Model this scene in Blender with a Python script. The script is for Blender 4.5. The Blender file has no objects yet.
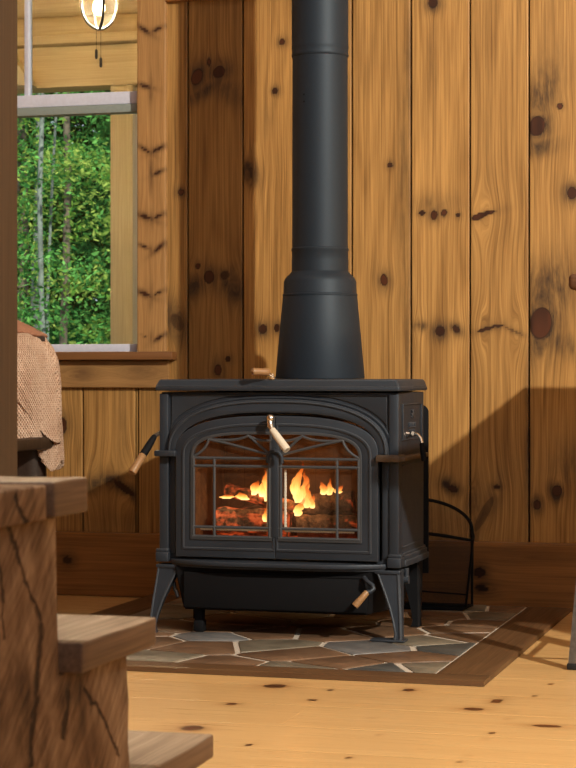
import bpy, bmesh, math, random
from mathutils import Vector, Matrix, noise as mnoise
random.seed(7)
S = bpy.context.scene
COL = S.collection
PI = math.pi

# ---------------------------------------------------------------- camera model
F = 1969.0
TH = math.atan(0.2855); SN, CS = math.sin(TH), math.cos(TH)
HC, DC = 0.822, 6.77
cd = bpy.data.cameras.new('camera'); cam = bpy.data.objects.new('camera', cd); COL.objects.link(cam)
cam.location = (0, -DC, HC); cam.rotation_euler = (PI/2, 0, TH)
cd.sensor_fit = 'HORIZONTAL'; cd.sensor_width = 24.0; cd.lens = F/576*24
cd.shift_y = -12/576
cd.dof.use_dof = True; cd.dof.focus_distance = 6.0; cd.dof.aperture_fstop = 13.5
cd.clip_end = 200
S.camera = cam

def _ray(u, v):
    a = (u-288)/F; b = (372-v)/F
    return (-SN+a*CS, CS+a*SN, b)
def at(u, v, y):
    d = _ray(u, v); t = (y+DC)/d[1]
    return Vector((d[0]*t, y, HC+d[2]*t))
def ground(u, v, z=0.0):
    d = _ray(u, v); t = (z-HC)/d[2]
    return Vector((d[0]*t, -DC+d[1]*t, z))

# ---------------------------------------------------------------- helpers
def tag(o, label=None, cat=None, group=None, kind=None):
    if label: o['label'] = label
    if cat: o['category'] = cat
    if group: o['group'] = group
    if kind: o['kind'] = kind
    return o
def empty(name, loc, label, cat, rotz=0, group=None):
    o = bpy.data.objects.new(name, None); COL.objects.link(o)
    o.location = loc; o.rotation_euler = (0, 0, rotz); o.empty_display_size = .05
    return tag(o, label, cat, group)
def obj(name, bm, mat, parent=None, ang=38, loc=None):
    me = bpy.data.meshes.new(name)
    bmesh.ops.recalc_face_normals(bm, faces=bm.faces[:])
    for f in bm.faces: f.smooth = True
    bm.to_mesh(me); bm.free()
    me.set_sharp_from_angle(angle=math.radians(ang))
    for m in (mat if isinstance(mat, (list, tuple)) else [mat]): me.materials.append(m)
    o = bpy.data.objects.new(name, me); COL.objects.link(o)
    if parent: o.parent = parent
    if loc: o.location = loc
    return o
def struct(name, bm, mat, ang=38):
    o = obj(name, bm, mat, None, ang); o['kind'] = 'structure'; return o

def box(bm, x0, x1, y0, y1, z0, z1, bev=0.0, mi=0, seg=2):
    t = bmesh.new()
    bmesh.ops.create_cube(t, size=1)
    for v in t.verts:
        v.co = Vector(((x0+x1)/2+v.co.x*(x1-x0), (y0+y1)/2+v.co.y*(y1-y0), (z0+z1)/2+v.co.z*(z1-z0)))
    if bev > 0:
        bmesh.ops.bevel(t, geom=t.edges[:], offset=bev, segments=seg, affect='EDGES', profile=.5)
    merge(bm, t, mi)
def merge(bm, t, mi=0, mat=None):
    if mat is not None: bmesh.ops.transform(t, matrix=mat, verts=t.verts[:])
    mp = {}
    for v in t.verts: mp[v] = bm.verts.new(v.co)
    for f in t.faces:
        try:
            nf = bm.faces.new([mp[v] for v in f.verts]); nf.material_index = mi
        except ValueError: pass
    t.free()
def tube(bm, pts, r, n=10, cap=True):
    pts = [Vector(p) for p in pts]
    rs = r if isinstance(r, (list, tuple)) else [r]*len(pts)
    rings = []; prev = None
    for i, p in enumerate(pts):
        if i == 0: d = pts[1]-p
        elif i == len(pts)-1: d = p-pts[i-1]
        else: d = (pts[i+1]-p).normalized()+(p-pts[i-1]).normalized()
        d.normalize()
        if prev is None:
            a = d.orthogonal().normalized()
        else:
            a = prev-d*prev.dot(d)
            a = a.normalized() if a.length > 1e-6 else d.orthogonal().normalized()
        prev = a; b = d.cross(a)
        rings.append([bm.verts.new(p+(a*math.cos(2*PI*k/n)+b*math.sin(2*PI*k/n))*rs[i]) for k in range(n)])
    for i in range(len(rings)-1):
        for k in range(n):
            bm.faces.new((rings[i][k], rings[i][(k+1) % n], rings[i+1][(k+1) % n], rings[i+1][k]))
    if cap:
        bm.faces.new(rings[0][::-1]); bm.faces.new(rings[-1])
def lathe(bm, prof, c=(0, 0, 0), n=40, cap=True):
    c = Vector(c); rings = []
    for r, z in prof:
        rings.append([bm.verts.new(c+Vector((r*math.cos(2*PI*k/n), r*math.sin(2*PI*k/n), z))) for k in range(n)])
    for i in range(len(rings)-1):
        for k in range(n):
            bm.faces.new((rings[i][k], rings[i][(k+1) % n], rings[i+1][(k+1) % n], rings[i+1][k]))
    if cap:
        bm.faces.new(rings[0][::-1]); bm.faces.new(rings[-1])
def prism(bm, poly, d0, d1, axis='y', bev=0.0, mi=0):
    """poly in the two other axes (x,z for y; y,z for x; x,y for z), extruded d0..d1"""
    t = bmesh.new()
    def P(a, b, d): return {'y': (a, d, b), 'x': (d, a, b), 'z': (a, b, d)}[axis]
    A = [t.verts.new(P(a, b, d0)) for a, b in poly]; B = [t.verts.new(P(a, b, d1)) for a, b in poly]
    t.faces.new(A); t.faces.new(B[::-1]); n = len(poly)
    for i in range(n): t.faces.new((A[i], B[i], B[(i+1) % n], A[(i+1) % n]))
    bmesh.ops.recalc_face_normals(t, faces=t.faces[:])
    if bev > 0:
        es = [e for e in t.edges if len(e.link_faces) == 2 and e.calc_face_angle(0) > .5]
        bmesh.ops.bevel(t, geom=es, offset=bev, segments=2, affect='EDGES', profile=.5)
    merge(bm, t, mi)
def plate(bm, loops, y0, y1, bev=0.002):
    """filled outline(s) with holes in x,z; thickness y0..y1"""
    cu = bpy.data.curves.new('tmp', 'CURVE'); cu.dimensions = '2D'; cu.fill_mode = 'BOTH'
    th = (y1-y0)/2
    cu.extrude = max(th-bev, .0002); cu.bevel_depth = bev; cu.bevel_resolution = 1; cu.offset = -bev
    for lp in loops:
        sp = cu.splines.new('POLY'); sp.points.add(len(lp)-1); sp.use_cyclic_u = True
        for p, (x, z) in zip(sp.points, lp): p.co = (x, z, 0, 1)
    o = bpy.data.objects.new('tmp', cu); COL.objects.link(o)
    dg = bpy.context.evaluated_depsgraph_get(); dg.update()
    me = bpy.data.meshes.new_from_object(o.evaluated_get(dg))
    t = bmesh.new(); t.from_mesh(me)
    yc = (y0+y1)/2
    for v in t.verts: v.co = Vector((v.co.x, yc-v.co.z, v.co.y))
    bmesh.ops.remove_doubles(t, verts=t.verts[:], dist=1e-5)
    merge(bm, t)
    bpy.data.objects.remove(o); bpy.data.curves.remove(cu); bpy.data.meshes.remove(me)

def sstep(a, b, x):
    t = min(1, max(0, (x-a)/(b-a))); return t*t*(3-2*t)

# ---------------------------------------------------------------- materials
class N:
    def __init__(s, name):
        s.m = bpy.data.materials.new(name); s.m.use_nodes = True
        s.t = s.m.node_tree; s.t.nodes.clear()
        s.out = s.t.nodes.new('ShaderNodeOutputMaterial')
    def new(s, typ, **kw):
        n = s.t.nodes.new('ShaderNode'+typ)
        for k, v in kw.items(): setattr(n, k, v)
        return n
    def set(s, sock, v):
        if hasattr(v, 'is_output'): s.t.links.new(v, sock)
        elif v is not None: sock.default_value = v
    def math(s, op, a, b=None, c=None, clamp=False):
        n = s.new('Math', operation=op, use_clamp=clamp); s.set(n.inputs[0], a)
        if b is not None: s.set(n.inputs[1], b)
        if c is not None: s.set(n.inputs[2], c)
        return n.outputs[0]
    def noise(s, vec, scale=5, detail=2, rough=.5, dist=0):
        n = s.new('TexNoise'); s.set(n.inputs['Vector'], vec)
        n.inputs['Scale'].default_value = scale; n.inputs['Detail'].default_value = detail
        n.inputs['Roughness'].default_value = rough; n.inputs['Distortion'].default_value = dist
        return n.outputs['Fac']
    def ramp(s, fac, stops, interp='LINEAR'):
        n = s.new('ValToRGB'); s.set(n.inputs[0], fac); cr = n.color_ramp; cr.interpolation = interp
        while len(cr.elements) < len(stops): cr.elements.new(.5)
        for e, (p, c) in zip(cr.elements, stops): e.position = p; e.color = (*c, 1) if len(c) == 3 else c
        return n.outputs[0]
    def mix(s, fac, a, b, typ='MIX'):
        n = s.new('Mix', data_type='RGBA', blend_type=typ); s.set(n.inputs[0], fac)
        s.set(n.inputs[6], (*a, 1) if isinstance(a, tuple) else a); s.set(n.inputs[7], (*b, 1) if isinstance(b, tuple) else b)
        return n.outputs[2]
    def comb(s, x, y, z):
        n = s.new('CombineXYZ')
        for i, v in enumerate((x, y, z)): s.set(n.inputs[i], v)
        return n.outputs[0]
    def vscale(s, v, k):
        n = s.new('VectorMath', operation='MULTIPLY'); s.set(n.inputs[0], v); n.inputs[1].default_value = k
        return n.outputs[0]
    def attr(s, name):
        n = s.new('Attribute', attribute_name=name); return n.outputs['Fac']
    def objco(s): return s.new('TexCoord').outputs['Object']
    def bsdf(s, col, rough=.5, metal=0, spec=.5, bump=None, bstr=.3, bdist=.01, **kw):
        b = s.new('BsdfPrincipled')
        s.set(b.inputs['Base Color'], (*col, 1) if isinstance(col, tuple) else col)
        s.set(b.inputs['Roughness'], rough); s.set(b.inputs['Metallic'], metal)
        b.inputs['Specular IOR Level'].default_value = spec
        for k, v in kw.items(): s.set(b.inputs[k.replace('_', ' ')], v)
        if bump is not None:
            bp = s.new('Bump'); s.set(bp.inputs['Height'], bump); bp.inputs['Strength'].default_value = bstr
            bp.inputs['Distance'].default_value = bdist
            s.t.links.new(bp.outputs[0], b.inputs['Normal'])
        s.t.links.new(b.outputs[0], s.out.inputs[0])
        return b

def wood_mat(name, light, dark, halo=(.06, .03, .015), knot=(.10, .028, .01), axis=None, rough=.5,
             ring=30, fine=150, rs=(7, .55), contrast=1.0, bump=.15, spec=.35, board_var=.25):
    """axis None: attributes wa (across), wb (along), bid, halo, knot; else object coordinates with grain along axis"""
    n = N(name)
    if axis is None:
        A, B, I = n.attr('wa'), n.attr('wb'), n.attr('bid')
        V = n.comb(A, B, n.math('MULTIPLY', I, 3.37))
    else:
        sp = n.new('SeparateXYZ'); n.set(sp.inputs[0], n.objco()); X, Y, Z = sp.outputs
        V = {'x': n.comb(Z, X, Y), 'y': n.comb(X, Y, Z), 'z': n.comb(X, Z, Y)}[axis]
    n1 = n.noise(n.vscale(V, (rs[0], rs[1], 1.0 if axis is None else rs[0])), 1, 1.5, .45)
    rg = n.math('SINE', n.math('MULTIPLY', n1, ring*2))
    rg = n.math('MULTIPLY_ADD', rg, .5, .5)
    rg = n.math('POWER', rg, 2.2)
    n2 = n.noise(n.vscale(V, (fine, 3.0, 1 if axis is None else fine)), 1, 3, .6)
    n3 = n.noise(n.vscale(V, (9, 1.2, 1 if axis is None else 9)), 1, 3, .55)
    f = n.math('MULTIPLY', rg, .13)
    n4 = n.noise(n.vscale(V, (fine*2.2, 1.6, 1 if axis is None else fine*2.2)), 1, 2, .6)
    f = n.math('MULTIPLY_ADD', n2, 1.15, f)
    f = n.math('MULTIPLY_ADD', n4, .95, f)
    f = n.math('MULTIPLY_ADD', n3, .40, f)
    f = n.math('MULTIPLY_ADD', n.math('SUBTRACT', f, 1.29), contrast, .45)
    md = tuple((a+b)/2 for a, b in zip(light, dark))
    c = n.ramp(f, [(.08, light), (.5, md), (.95, dark)])
    if axis is None:
        w = n.new('TexWhiteNoise', noise_dimensions='1D'); n.set(w.inputs['W'], I)
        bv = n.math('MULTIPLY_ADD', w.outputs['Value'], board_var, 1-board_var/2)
        bv = n.math('MULTIPLY', bv, n.math('SUBTRACT', 1.0, n.attr('pipe_shade')))  # per-board darkening that paints in the stove pipe's shadow
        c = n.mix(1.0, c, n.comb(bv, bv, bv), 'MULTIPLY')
        hn = n.noise(n.vscale(V, (48, 8, 1)), 1, 4, .7)
        hf = n.math('MULTIPLY', n.attr('halo'), n.math('MULTIPLY_ADD', hn, 2.9, -.42), clamp=True)
        c = n.mix(hf, c, halo)
        kc = n.mix(rg, knot, tuple(k*.4 for k in knot))
        kc = n.mix(n.ramp(n.attr('knot'), [(.45, (0, 0, 0)), (.85, (1, 1, 1))]), tuple(k*.28 for k in knot), kc)
        c = n.mix(n.ramp(n.attr('knot'), [(.16, (0, 0, 0)), (.5, (1, 1, 1))]), c, kc)
    n.bsdf(c, rough=n.math('MULTIPLY_ADD', n2, .2, rough-.1), spec=spec, bump=f, bstr=bump, bdist=.002)
    return n.m

def grid_board(bm, L, a0, a1, b0, b1, pos, bid, knots=(), step=.006, edge=.003, thick=.018, pipe_shade=0.0):
    """one board: face in (a,b), a across the grain; pos(a,b,d) -> world, d = depth below the face."""
    na = max(2, int(round((a1-a0)/step))); nb = max(2, int(round((b1-b0)/(step*1.6))))
    As = [a0, a0+edge*.4]+[a0+edge+(a1-a0-2*edge)*i/na for i in range(na+1)]+[a1-edge*.4, a1]
    rows = []
    def data(v, a, b):
        w = 0; k = 0; h = 0
        for (ka, kb, ra, rb, an, ks, hs, wa) in knots:
            da, db = a-ka, b-kb
            R = max(ra, rb)
            if abs(da) > R*7 or abs(db) > R*9: continue
            ca, sa = math.cos(an), math.sin(an)
            p, q = da*ca+db*sa, -da*sa+db*ca
            e = math.sqrt((p/ra)**2+(q/rb)**2)
            k = max(k, ks*(1-sstep(.82, 1.05, e)))
            e *= 1+.16*mnoise.noise(Vector((p/ra*1.3+ka*40, q/rb*1.3+kb*40, .3)))
            eh = math.sqrt((p/(ra*2.6))**2+(q/(rb*2.6))**2)
            h = max(h, hs*math.exp(-eh*eh*1.5), .95*ks*math.exp(-((e-1.03)/.13)**2))
            w += 0 if ks == 0 else wa*R*math.exp(-(db/(R*2.6))**2)*math.exp(-abs(da)/(R*2.5))*(1 if da > 0 else -1)*min(1, abs(da)/(R*.4))*-.6
        v[L['wa']] = a+w; v[L['wb']] = b; v[L['bid']] = bid; v[L['knot']] = k; v[L['halo']] = h; v[L['pipe_shade']] = pipe_shade
    last = len(As)-1
    for j in range(nb+1):
        b = b0+(b1-b0)*j/nb; r = []
        for i, a in enumerate(As):
            d = thick if i in (0, last) else (edge*.7 if i in (1, last-1) and False else 0)
            if i == 1 or i == last-1: d = edge*.35
            v = bm.verts.new(pos(a, b, d)); data(v, a, b); r.append(v)
        rows.append(r)
    for j in range(nb):
        for i in range(last):
            bm.faces.new((rows[j][i], rows[j][i+1], rows[j+1][i+1], rows[j+1][i]))
    # end caps
    for j, bb in ((0, b0), (nb, b1)):
        lo = [bm.verts.new(pos(a, bb, thick)) for a in As]
        for v, a in zip(lo, As): data(v, a, bb)
        for i in range(last):
            try: bm.faces.new((rows[j][i], rows[j][i+1], lo[i+1], lo[i]))
            except ValueError: pass
def wlayers(bm):
    return {k: bm.verts.layers.float.new(k) for k in ('wa', 'wb', 'bid', 'knot', 'halo', 'pipe_shade')}

M = {}
M['wall'] = wood_mat('stained_pine_boards', (.49, .280, .090), (.165, .080, .021), halo=(.040, .024, .014), knot=(.075, .024, .009), rough=.5, contrast=1.1, fine=130)
M['trim'] = wood_mat('stained_pine_trim', (.42, .245, .094), (.20, .103, .036), halo=(.06, .03, .015), axis=None, contrast=.8)
M['base'] = wood_mat('stained_baseboard', (.31, .145, .043), (.13, .056, .016), halo=(.03, .013, .006), knot=(.04, .014, .006), contrast=.9, rough=.42)
M['floor'] = wood_mat('honey_pine_floor', (.68, .45, .20), (.50, .29, .105), halo=(.24, .09, .022), knot=(.13, .045, .015), rough=.30, contrast=.8, spec=.45, bump=.05, board_var=.16, ring=22)
M['dark_trim'] = wood_mat('hearth_border_wood', (.135, .072, .032), (.065, .032, .014), axis=None, rough=.45, contrast=.9, board_var=.1)
M['post'] = wood_mat('post_wood', (.048, .026, .012), (.023, .012, .006), axis='z', contrast=.8, rough=.6)
M['sill'] = wood_mat('sill_wood', (.19, .085, .028), (.10, .04, .013), axis='x', contrast=.8)
M['tread'] = wood_mat('tread_wood', (.34, .25, .165), (.13, .085, .050), axis='y', contrast=1.2, rough=.55, fine=110)
M['porch'] = wood_mat('porch_timber', (.60, .43, .21), (.42, .28, .12), axis='x', contrast=.9, rough=.6)
M['porch_post'] = wood_mat('porch_post_timber', (.60, .46, .25), (.42, .30, .14), axis='z', contrast=.9, rough=.6)
M['table'] = wood_mat('dark_table_wood', (.12, .055, .025), (.055, .024, .011), axis='x', contrast=.8)
M['handle_wood'] = wood_mat('handle_wood', (.33, .19, .085), (.20, .105, .045), axis='x', contrast=.7, rough=.4)

def simple(name, col, rough=.5, metal=0, spec=.5, nscale=None, bstr=.2, bdist=.002, var=0.0, **kw):
    n = N(name); c = col; bump = None
    if nscale:
        nz = n.noise(n.objco(), nscale, 3, .6); bump = nz
        if var: c = n.ramp(nz, [(.25, tuple(k*(1-var) for k in col)), (.75, tuple(min(1, k*(1+var)) for k in col))])
    n.bsdf(c, rough, metal, spec, bump, bstr, bdist, **kw); return n.m
def iron_mat(name, c0, c1):
    n = N(name); o = n.objco(); nz = n.noise(o, 420, 3, .6); n2 = n.noise(o, 9, 3, .6)
    bv = n.new('Bevel', samples=4); bv.inputs['Radius'].default_value = .0032
    dp = n.new('VectorMath', operation='DOT_PRODUCT'); n.set(dp.inputs[0], bv.outputs[0]); n.set(dp.inputs[1], n.new('NewGeometry').outputs['Normal'])
    e = n.math('MULTIPLY', n.math('SUBTRACT', .985, dp.outputs['Value']), 5.0, clamp=True)
    c = n.ramp(n.math('MULTIPLY_ADD', nz, .6, n.math('MULTIPLY', n2, .4)), [(.3, tuple(k*.8 for k in c0)), (.7, tuple(k*1.25 for k in c0))])
    c = n.mix(n.math('MULTIPLY', e, .8), c, c1)
    n.bsdf(c, n.math('MULTIPLY_ADD', n2, .2, .42), 0, .5, nz, .3, .0015, Specular_Tint=(.72, .86, 1, 1)); return n.m
M['iron'] = iron_mat('matte_black_cast_iron', (.018, .0225, .031), (.10, .106, .116))
M['glint_iron'] = iron_mat('glint_grey_iron', (.036, .038, .042), (.11, .114, .12))  # iron lightened to paint the key light's glint on grille and lip
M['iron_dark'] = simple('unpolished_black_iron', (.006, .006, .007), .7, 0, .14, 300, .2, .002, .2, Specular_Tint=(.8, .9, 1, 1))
M['pipe'] = simple('matte_stove_pipe_paint', (.012, .018, .027), .55, 0, .4, 160, .04, .001, .12, Specular_Tint=(.70, .85, 1, 1))
M['nickel'] = simple('polished_nickel', (.72, .68, .62), .22, 1.0, .5, 60, .03, .001, .08)
M['bronze'] = simple('darkened_bracket_metal', (.10, .075, .055), .45, .5, .5, 120, .1, .001, .2)
M['ceramic'] = simple('ivory_ceramic', (.62, .57, .47), .35, 0, .5, 40, .05, .001, .08)
M['grout'] = simple('pale_grout', (.46, .42, .36), .85, 0, .3, 150, .4, .003, .25)
M['steel'] = simple('grey_gunmetal_steel', (.20, .21, .22), .36, .85, .5, 90, .06, .001, .2)
M['rubber'] = simple('black_rubber', (.012, .012, .012), .8, 0, .3, 90, .1, .001, .1)
M['window'] = simple('pale_lavender_window_paint', (.50, .54, .66), .38, 0, .5, 80, .05, .001, .06)
M['gasket'] = simple('grey_green_gasket', (.20, .245, .235), .45, 0, .5, 80, .05, .001, .06)
M['ceiling'] = simple('ceiling_boards', (.62, .46, .28), .7, 0, .3, 30, .1, .002, .1)
M['plaster'] = simple('side_wall_wood', (.40, .21, .08), .6, 0, .3, 12, .1, .002, .2)
M['leather'] = simple('dark_chair_upholstery', (.035, .022, .016), .5, 0, .4, 120, .2, .002, .25)
M['throw_plain'] = simple('terracotta_knit_band', (.34, .17, .105), .95, 0, .1, 300, .5, .004, .2)
M['cage'] = simple('aged_black_lamp_metal', (.035, .030, .026), .45, .6, .5, 80, .05, .001, .2)
M['birch'] = simple('pale_tree_bark', (.15, .18, .16), .85, 0, .2, 14, .5, .01, .45)
M['bark'] = simple('brown_tree_bark', (.12, .10, .075), .9, 0, .2, 12, .5, .01, .4)
M['soil'] = simple('forest_floor', (.07, .075, .03), .95, 0, .1, 3, .5, .03, .5)
M['backing'] = simple('dark_gap_backing', (.03, .014, .006), .9, 0, .1, 20, .1, .001, .2)

def leaf_mat(name, c0, c1):
    n = N(name)
    g = n.new('NewGeometry'); r = g.outputs['Random Per Island']
    c = n.ramp(r, [(0, c0), (.6, tuple((a+b)/2 for a, b in zip(c0, c1))), (1, c1)])
    d = n.new('BsdfDiffuse'); n.set(d.inputs[0], c)
    t = n.new('BsdfTranslucent'); n.set(t.inputs[0], c)
    mx = n.new('MixShader'); mx.inputs[0].default_value = .45
    n.t.links.new(d.outputs[0], mx.inputs[1]); n.t.links.new(t.outputs[0], mx.inputs[2])
    n.t.links.new(mx.outputs[0], n.out.inputs[0]); return n.m
M['leaf'] = leaf_mat('green_leaves', (.012, .09, .024), (.19, .50, .12))
M['leaf_y'] = leaf_mat('yellow_green_leaves', (.08, .24, .035), (.48, .60, .14))
M['leaf_d'] = leaf_mat('deep_green_leaves', (.008, .04, .014), (.05, .16, .04))

def glass_mat(name, tint, gloss=.08, rough=.02):
    n = N(name)
    t = n.new('BsdfTransparent'); t.inputs[0].default_value = (*tint, 1)
    g = n.new('BsdfGlossy'); g.inputs['Roughness'].default_value = rough
    fr = n.new('Fresnel'); fr.inputs[0].default_value = 1.45
    f = n.math('MULTIPLY', fr.outputs[0], gloss/.04, clamp=True)
    mx = n.new('MixShader'); n.set(mx.inputs[0], f)
    n.t.links.new(t.outputs[0], mx.inputs[1]); n.t.links.new(g.outputs[0], mx.inputs[2])
    n.t.links.new(mx.outputs[0], n.out.inputs[0]); return n.m
M['pane'] = glass_mat('window_glass', (.97, .985, .97), .03)
def globe_mat():
    n = N('lamp_globe_glass')
    t = n.new('BsdfTransparent'); t.inputs[0].default_value = (1, .97, .90, 1)
    d = n.new('BsdfTranslucent'); d.inputs[0].default_value = (.9, .85, .72, 1)
    m1 = n.new('MixShader'); lw = n.new('LayerWeight'); lw.inputs[0].default_value = .3
    n.set(m1.inputs[0], n.math('MULTIPLY_ADD', lw.outputs['Facing'], .03, .002))
    n.t.links.new(t.outputs[0], m1.inputs[1]); n.t.links.new(d.outputs[0], m1.inputs[2])
    n.t.links.new(m1.outputs[0], n.out.inputs[0]); return n.m
M['globe'] = globe_mat()
# sooty stove glass: a thin smoky film
def soot():
    n = N('smoke_stained_stove_glass')
    t = n.new('BsdfTransparent'); nz = n.noise(n.objco(), 6, 3, .6)
    n.set(t.inputs[0], n.ramp(nz, [(.3, (.93, .86, .76)), (.7, (.80, .68, .55))]))
    d = n.new('BsdfDiffuse'); d.inputs[0].default_value = (.22, .14, .09, 1)
    g = n.new('BsdfGlossy'); g.inputs['Roughness'].default_value = .15
    m1 = n.new('MixShader'); n.set(m1.inputs[0], n.ramp(nz, [(.35, (.02,)*3), (.75, (.16,)*3)]))
    n.t.links.new(t.outputs[0], m1.inputs[1]); n.t.links.new(d.outputs[0], m1.inputs[2])
    m2 = n.new('MixShader'); m2.inputs[0].default_value = .008
    n.t.links.new(m1.outputs[0], m2.inputs[1]); n.t.links.new(g.outputs[0], m2.inputs[2])
    n.t.links.new(m2.outputs[0], n.out.inputs[0]); return n.m
M['soot'] = soot()
def mesh_mat():
    n = N('woven_black_wire_mesh')
    sp = n.new('SeparateXYZ'); n.set(sp.inputs[0], n.objco())
    def wires(s): return n.math('GREATER_THAN', n.math('FRACT', n.math('MULTIPLY', s, 400)), .90)
    w = n.math('MAXIMUM', wires(sp.outputs[0]), wires(sp.outputs[2]))
    t = n.new('BsdfTransparent'); d = n.new('BsdfPrincipled')
    d.inputs['Base Color'].default_value = (.018, .015, .013, 1); d.inputs['Roughness'].default_value = .6
    mx = n.new('MixShader'); n.set(mx.inputs[0], w)
    n.t.links.new(t.outputs[0], mx.inputs[1]); n.t.links.new(d.outputs[0], mx.inputs[2])
    n.t.links.new(mx.outputs[0], n.out.inputs[0]); return n.m
M['mesh'] = mesh_mat()
CHECKS = [(-4.615, 0.676, -4.568, 0.621, 0.007), (-4.568, 0.621, -4.535, 0.573, 0.007), (-4.535, 0.573, -4.479, 0.508, 0.007), (-4.479, 0.508, -4.492, 0.453, 0.012), (-4.492, 0.453, -4.504, 0.39, 0.012), (-4.504, 0.39, -4.507, 0.331, 0.012), (-4.334, 0.403, -4.261, 0.351, 0.006), (-4.261, 0.351, -4.2, 0.288, 0.006), (-4.39, 0.409, -4.41, 0.348, 0.01), (-4.604, 0.598, -4.586, 0.5, 0.005)]
def rough_mat():
    n = N('rough_sawn_timber')
    V = n.new('Mapping'); V.inputs['Rotation'].default_value = (math.radians(48), 0, 0); n.set(V.inputs[0], n.objco())
    V = V.outputs[0]
    saw = n.noise(n.vscale(V, (20, 150, 9)), 1, 5, .7)
    blot = n.noise(n.vscale(n.objco(), (7, 7, 3.5)), 1, 4, .62, .8)
    fib = n.noise(n.vscale(V, (30, 60, 8)), 1, 4, .6)
    f = n.math('MULTIPLY_ADD', saw, .62, n.math('MULTIPLY_ADD', blot, 1.35, -.24))
    f = n.math('MULTIPLY_ADD', fib, .35, f)
    sp = n.new('SeparateXYZ'); n.set(sp.inputs[0], n.objco()); Y, Z = sp.outputs[1], sp.outputs[2]
    wob = n.math('MULTIPLY_ADD', n.noise(n.objco(), 26, 4, .65), .036, -.018)
    tot = None
    for (y0, z0, y1, z1, w) in CHECKS:
        l = math.hypot(y1-y0, z1-z0); dy, dz = (y1-y0)/l, (z1-z0)/l
        d = n.math('ABSOLUTE', n.math('ADD', n.math('MULTIPLY_ADD', Y, -dz, n.math('MULTIPLY_ADD', Z, dy, y0*dz-z0*dy)), wob))
        t = n.math('MULTIPLY_ADD', Y, dy, n.math('MULTIPLY_ADD', Z, dz, -(y0*dy+z0*dz)))
        m = n.math('MULTIPLY', n.math('SUBTRACT', 1.0, n.math('DIVIDE', d, w), clamp=True), n.math('COMPARE', t, l/2, l/2))
        tot = m if tot is None else n.math('MAXIMUM', tot, m)
    f = n.math('MULTIPLY_ADD', tot, -.42, f)
    c = n.ramp(n.math('SUBTRACT', f, .42), [(.22, (.030, .016, .009)), (.42, (.13, .072, .036)), (.60, (.24, .15, .085)), (.82, (.44, .31, .19))])
    n.bsdf(c, .8, 0, .2, f, .9, .006); return n.m
M['rough'] = rough_mat()
def brick_mat():
    n = N('heat_stained_firebrick')
    b = n.new('TexBrick'); b.inputs['Scale'].default_value = 5
    n.set(b.inputs['Vector'], n.new('TexCoord').outputs['Generated'])
    b.inputs['Color1'].default_value = (.20, .12, .075, 1); b.inputs['Color2'].default_value = (.12, .065, .04, 1); b.inputs['Mortar'].default_value = (.05, .03, .02, 1)
    b.inputs['Mortar Size'].default_value = .012
    nz = n.noise(n.objco(), 14, 4, .6)
    n.bsdf(n.mix(.6, b.outputs[0], n.ramp(nz, [(.3, (.03, .02, .015)), (.8, (.30, .19, .13))])), .85, 0, .2, nz, .5, .004); return n.m
M['brick'] = brick_mat()
def ember_mat(name, amount):
    n = N(name); o = n.objco()
    nz = n.noise(n.vscale(o, (14, 30, 30)), 1, 4, .65); n5 = n.noise(o, 60, 3, .6)
    gl = n.ramp(n.math('ADD', nz, n.math('MULTIPLY_ADD', n5, .3, -.15)), [(amount, (0, 0, 0)), (amount+.14, (.55, .075, .02)), (amount+.34, (1, .34, .14))])
    b = n.bsdf(n.ramp(n5, [(.3, (.05, .032, .026)), (.7, (.30, .20, .17))]), .9, 0, .2, n5, .8, .006)
    n.set(b.inputs['Emission Color'], gl); b.inputs['Emission Strength'].default_value = 1.3; return n.m
M['ember'] = ember_mat('glowing_charred_wood', .46)
M['char'] = ember_mat('charred_log_bark', .60)
def flame_mat():
    n = N('fire_flame')
    h = n.attr('fh'); o = n.objco()
    nz = n.noise(n.vscale(o, (40, 40, 18)), 1, 3, .6)
    t = n.math('MULTIPLY_ADD', nz, .6, n.math('SUBTRACT', h, .3))
    col = n.ramp(t, [(0, (1, .78, .38)), (.35, (1, .55, .15)), (.7, (1, .22, .03)), (1, (.5, .05, .005))])
    st = n.math('MULTIPLY_ADD', t, -3.6, 4.2)
    e = n.new('Emission'); n.set(e.inputs[0], col); n.set(e.inputs[1], st)
    tr = n.new('BsdfTransparent')
    lw = n.new('LayerWeight'); lw.inputs[0].default_value = .35
    al = n.math('MULTIPLY', n.math('SUBTRACT', 1.0, lw.outputs['Facing']), n.math('SUBTRACT', 1.25, t), clamp=True)
    mx = n.new('MixShader'); n.set(mx.inputs[0], al)
    n.t.links.new(tr.outputs[0], mx.inputs[1]); n.t.links.new(e.outputs[0], mx.inputs[2])
    n.t.links.new(mx.outputs[0], n.out.inputs[0]); return n.m
M['flame'] = flame_mat()
def bulb_mat():
    n = N('lit_bulb'); e = n.new('Emission'); e.inputs[0].default_value = (1, .80, .48, 1); e.inputs[1].default_value = 14
    n.t.links.new(e.outputs[0], n.out.inputs[0]); return n.m
M['bulb'] = bulb_mat()
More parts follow.
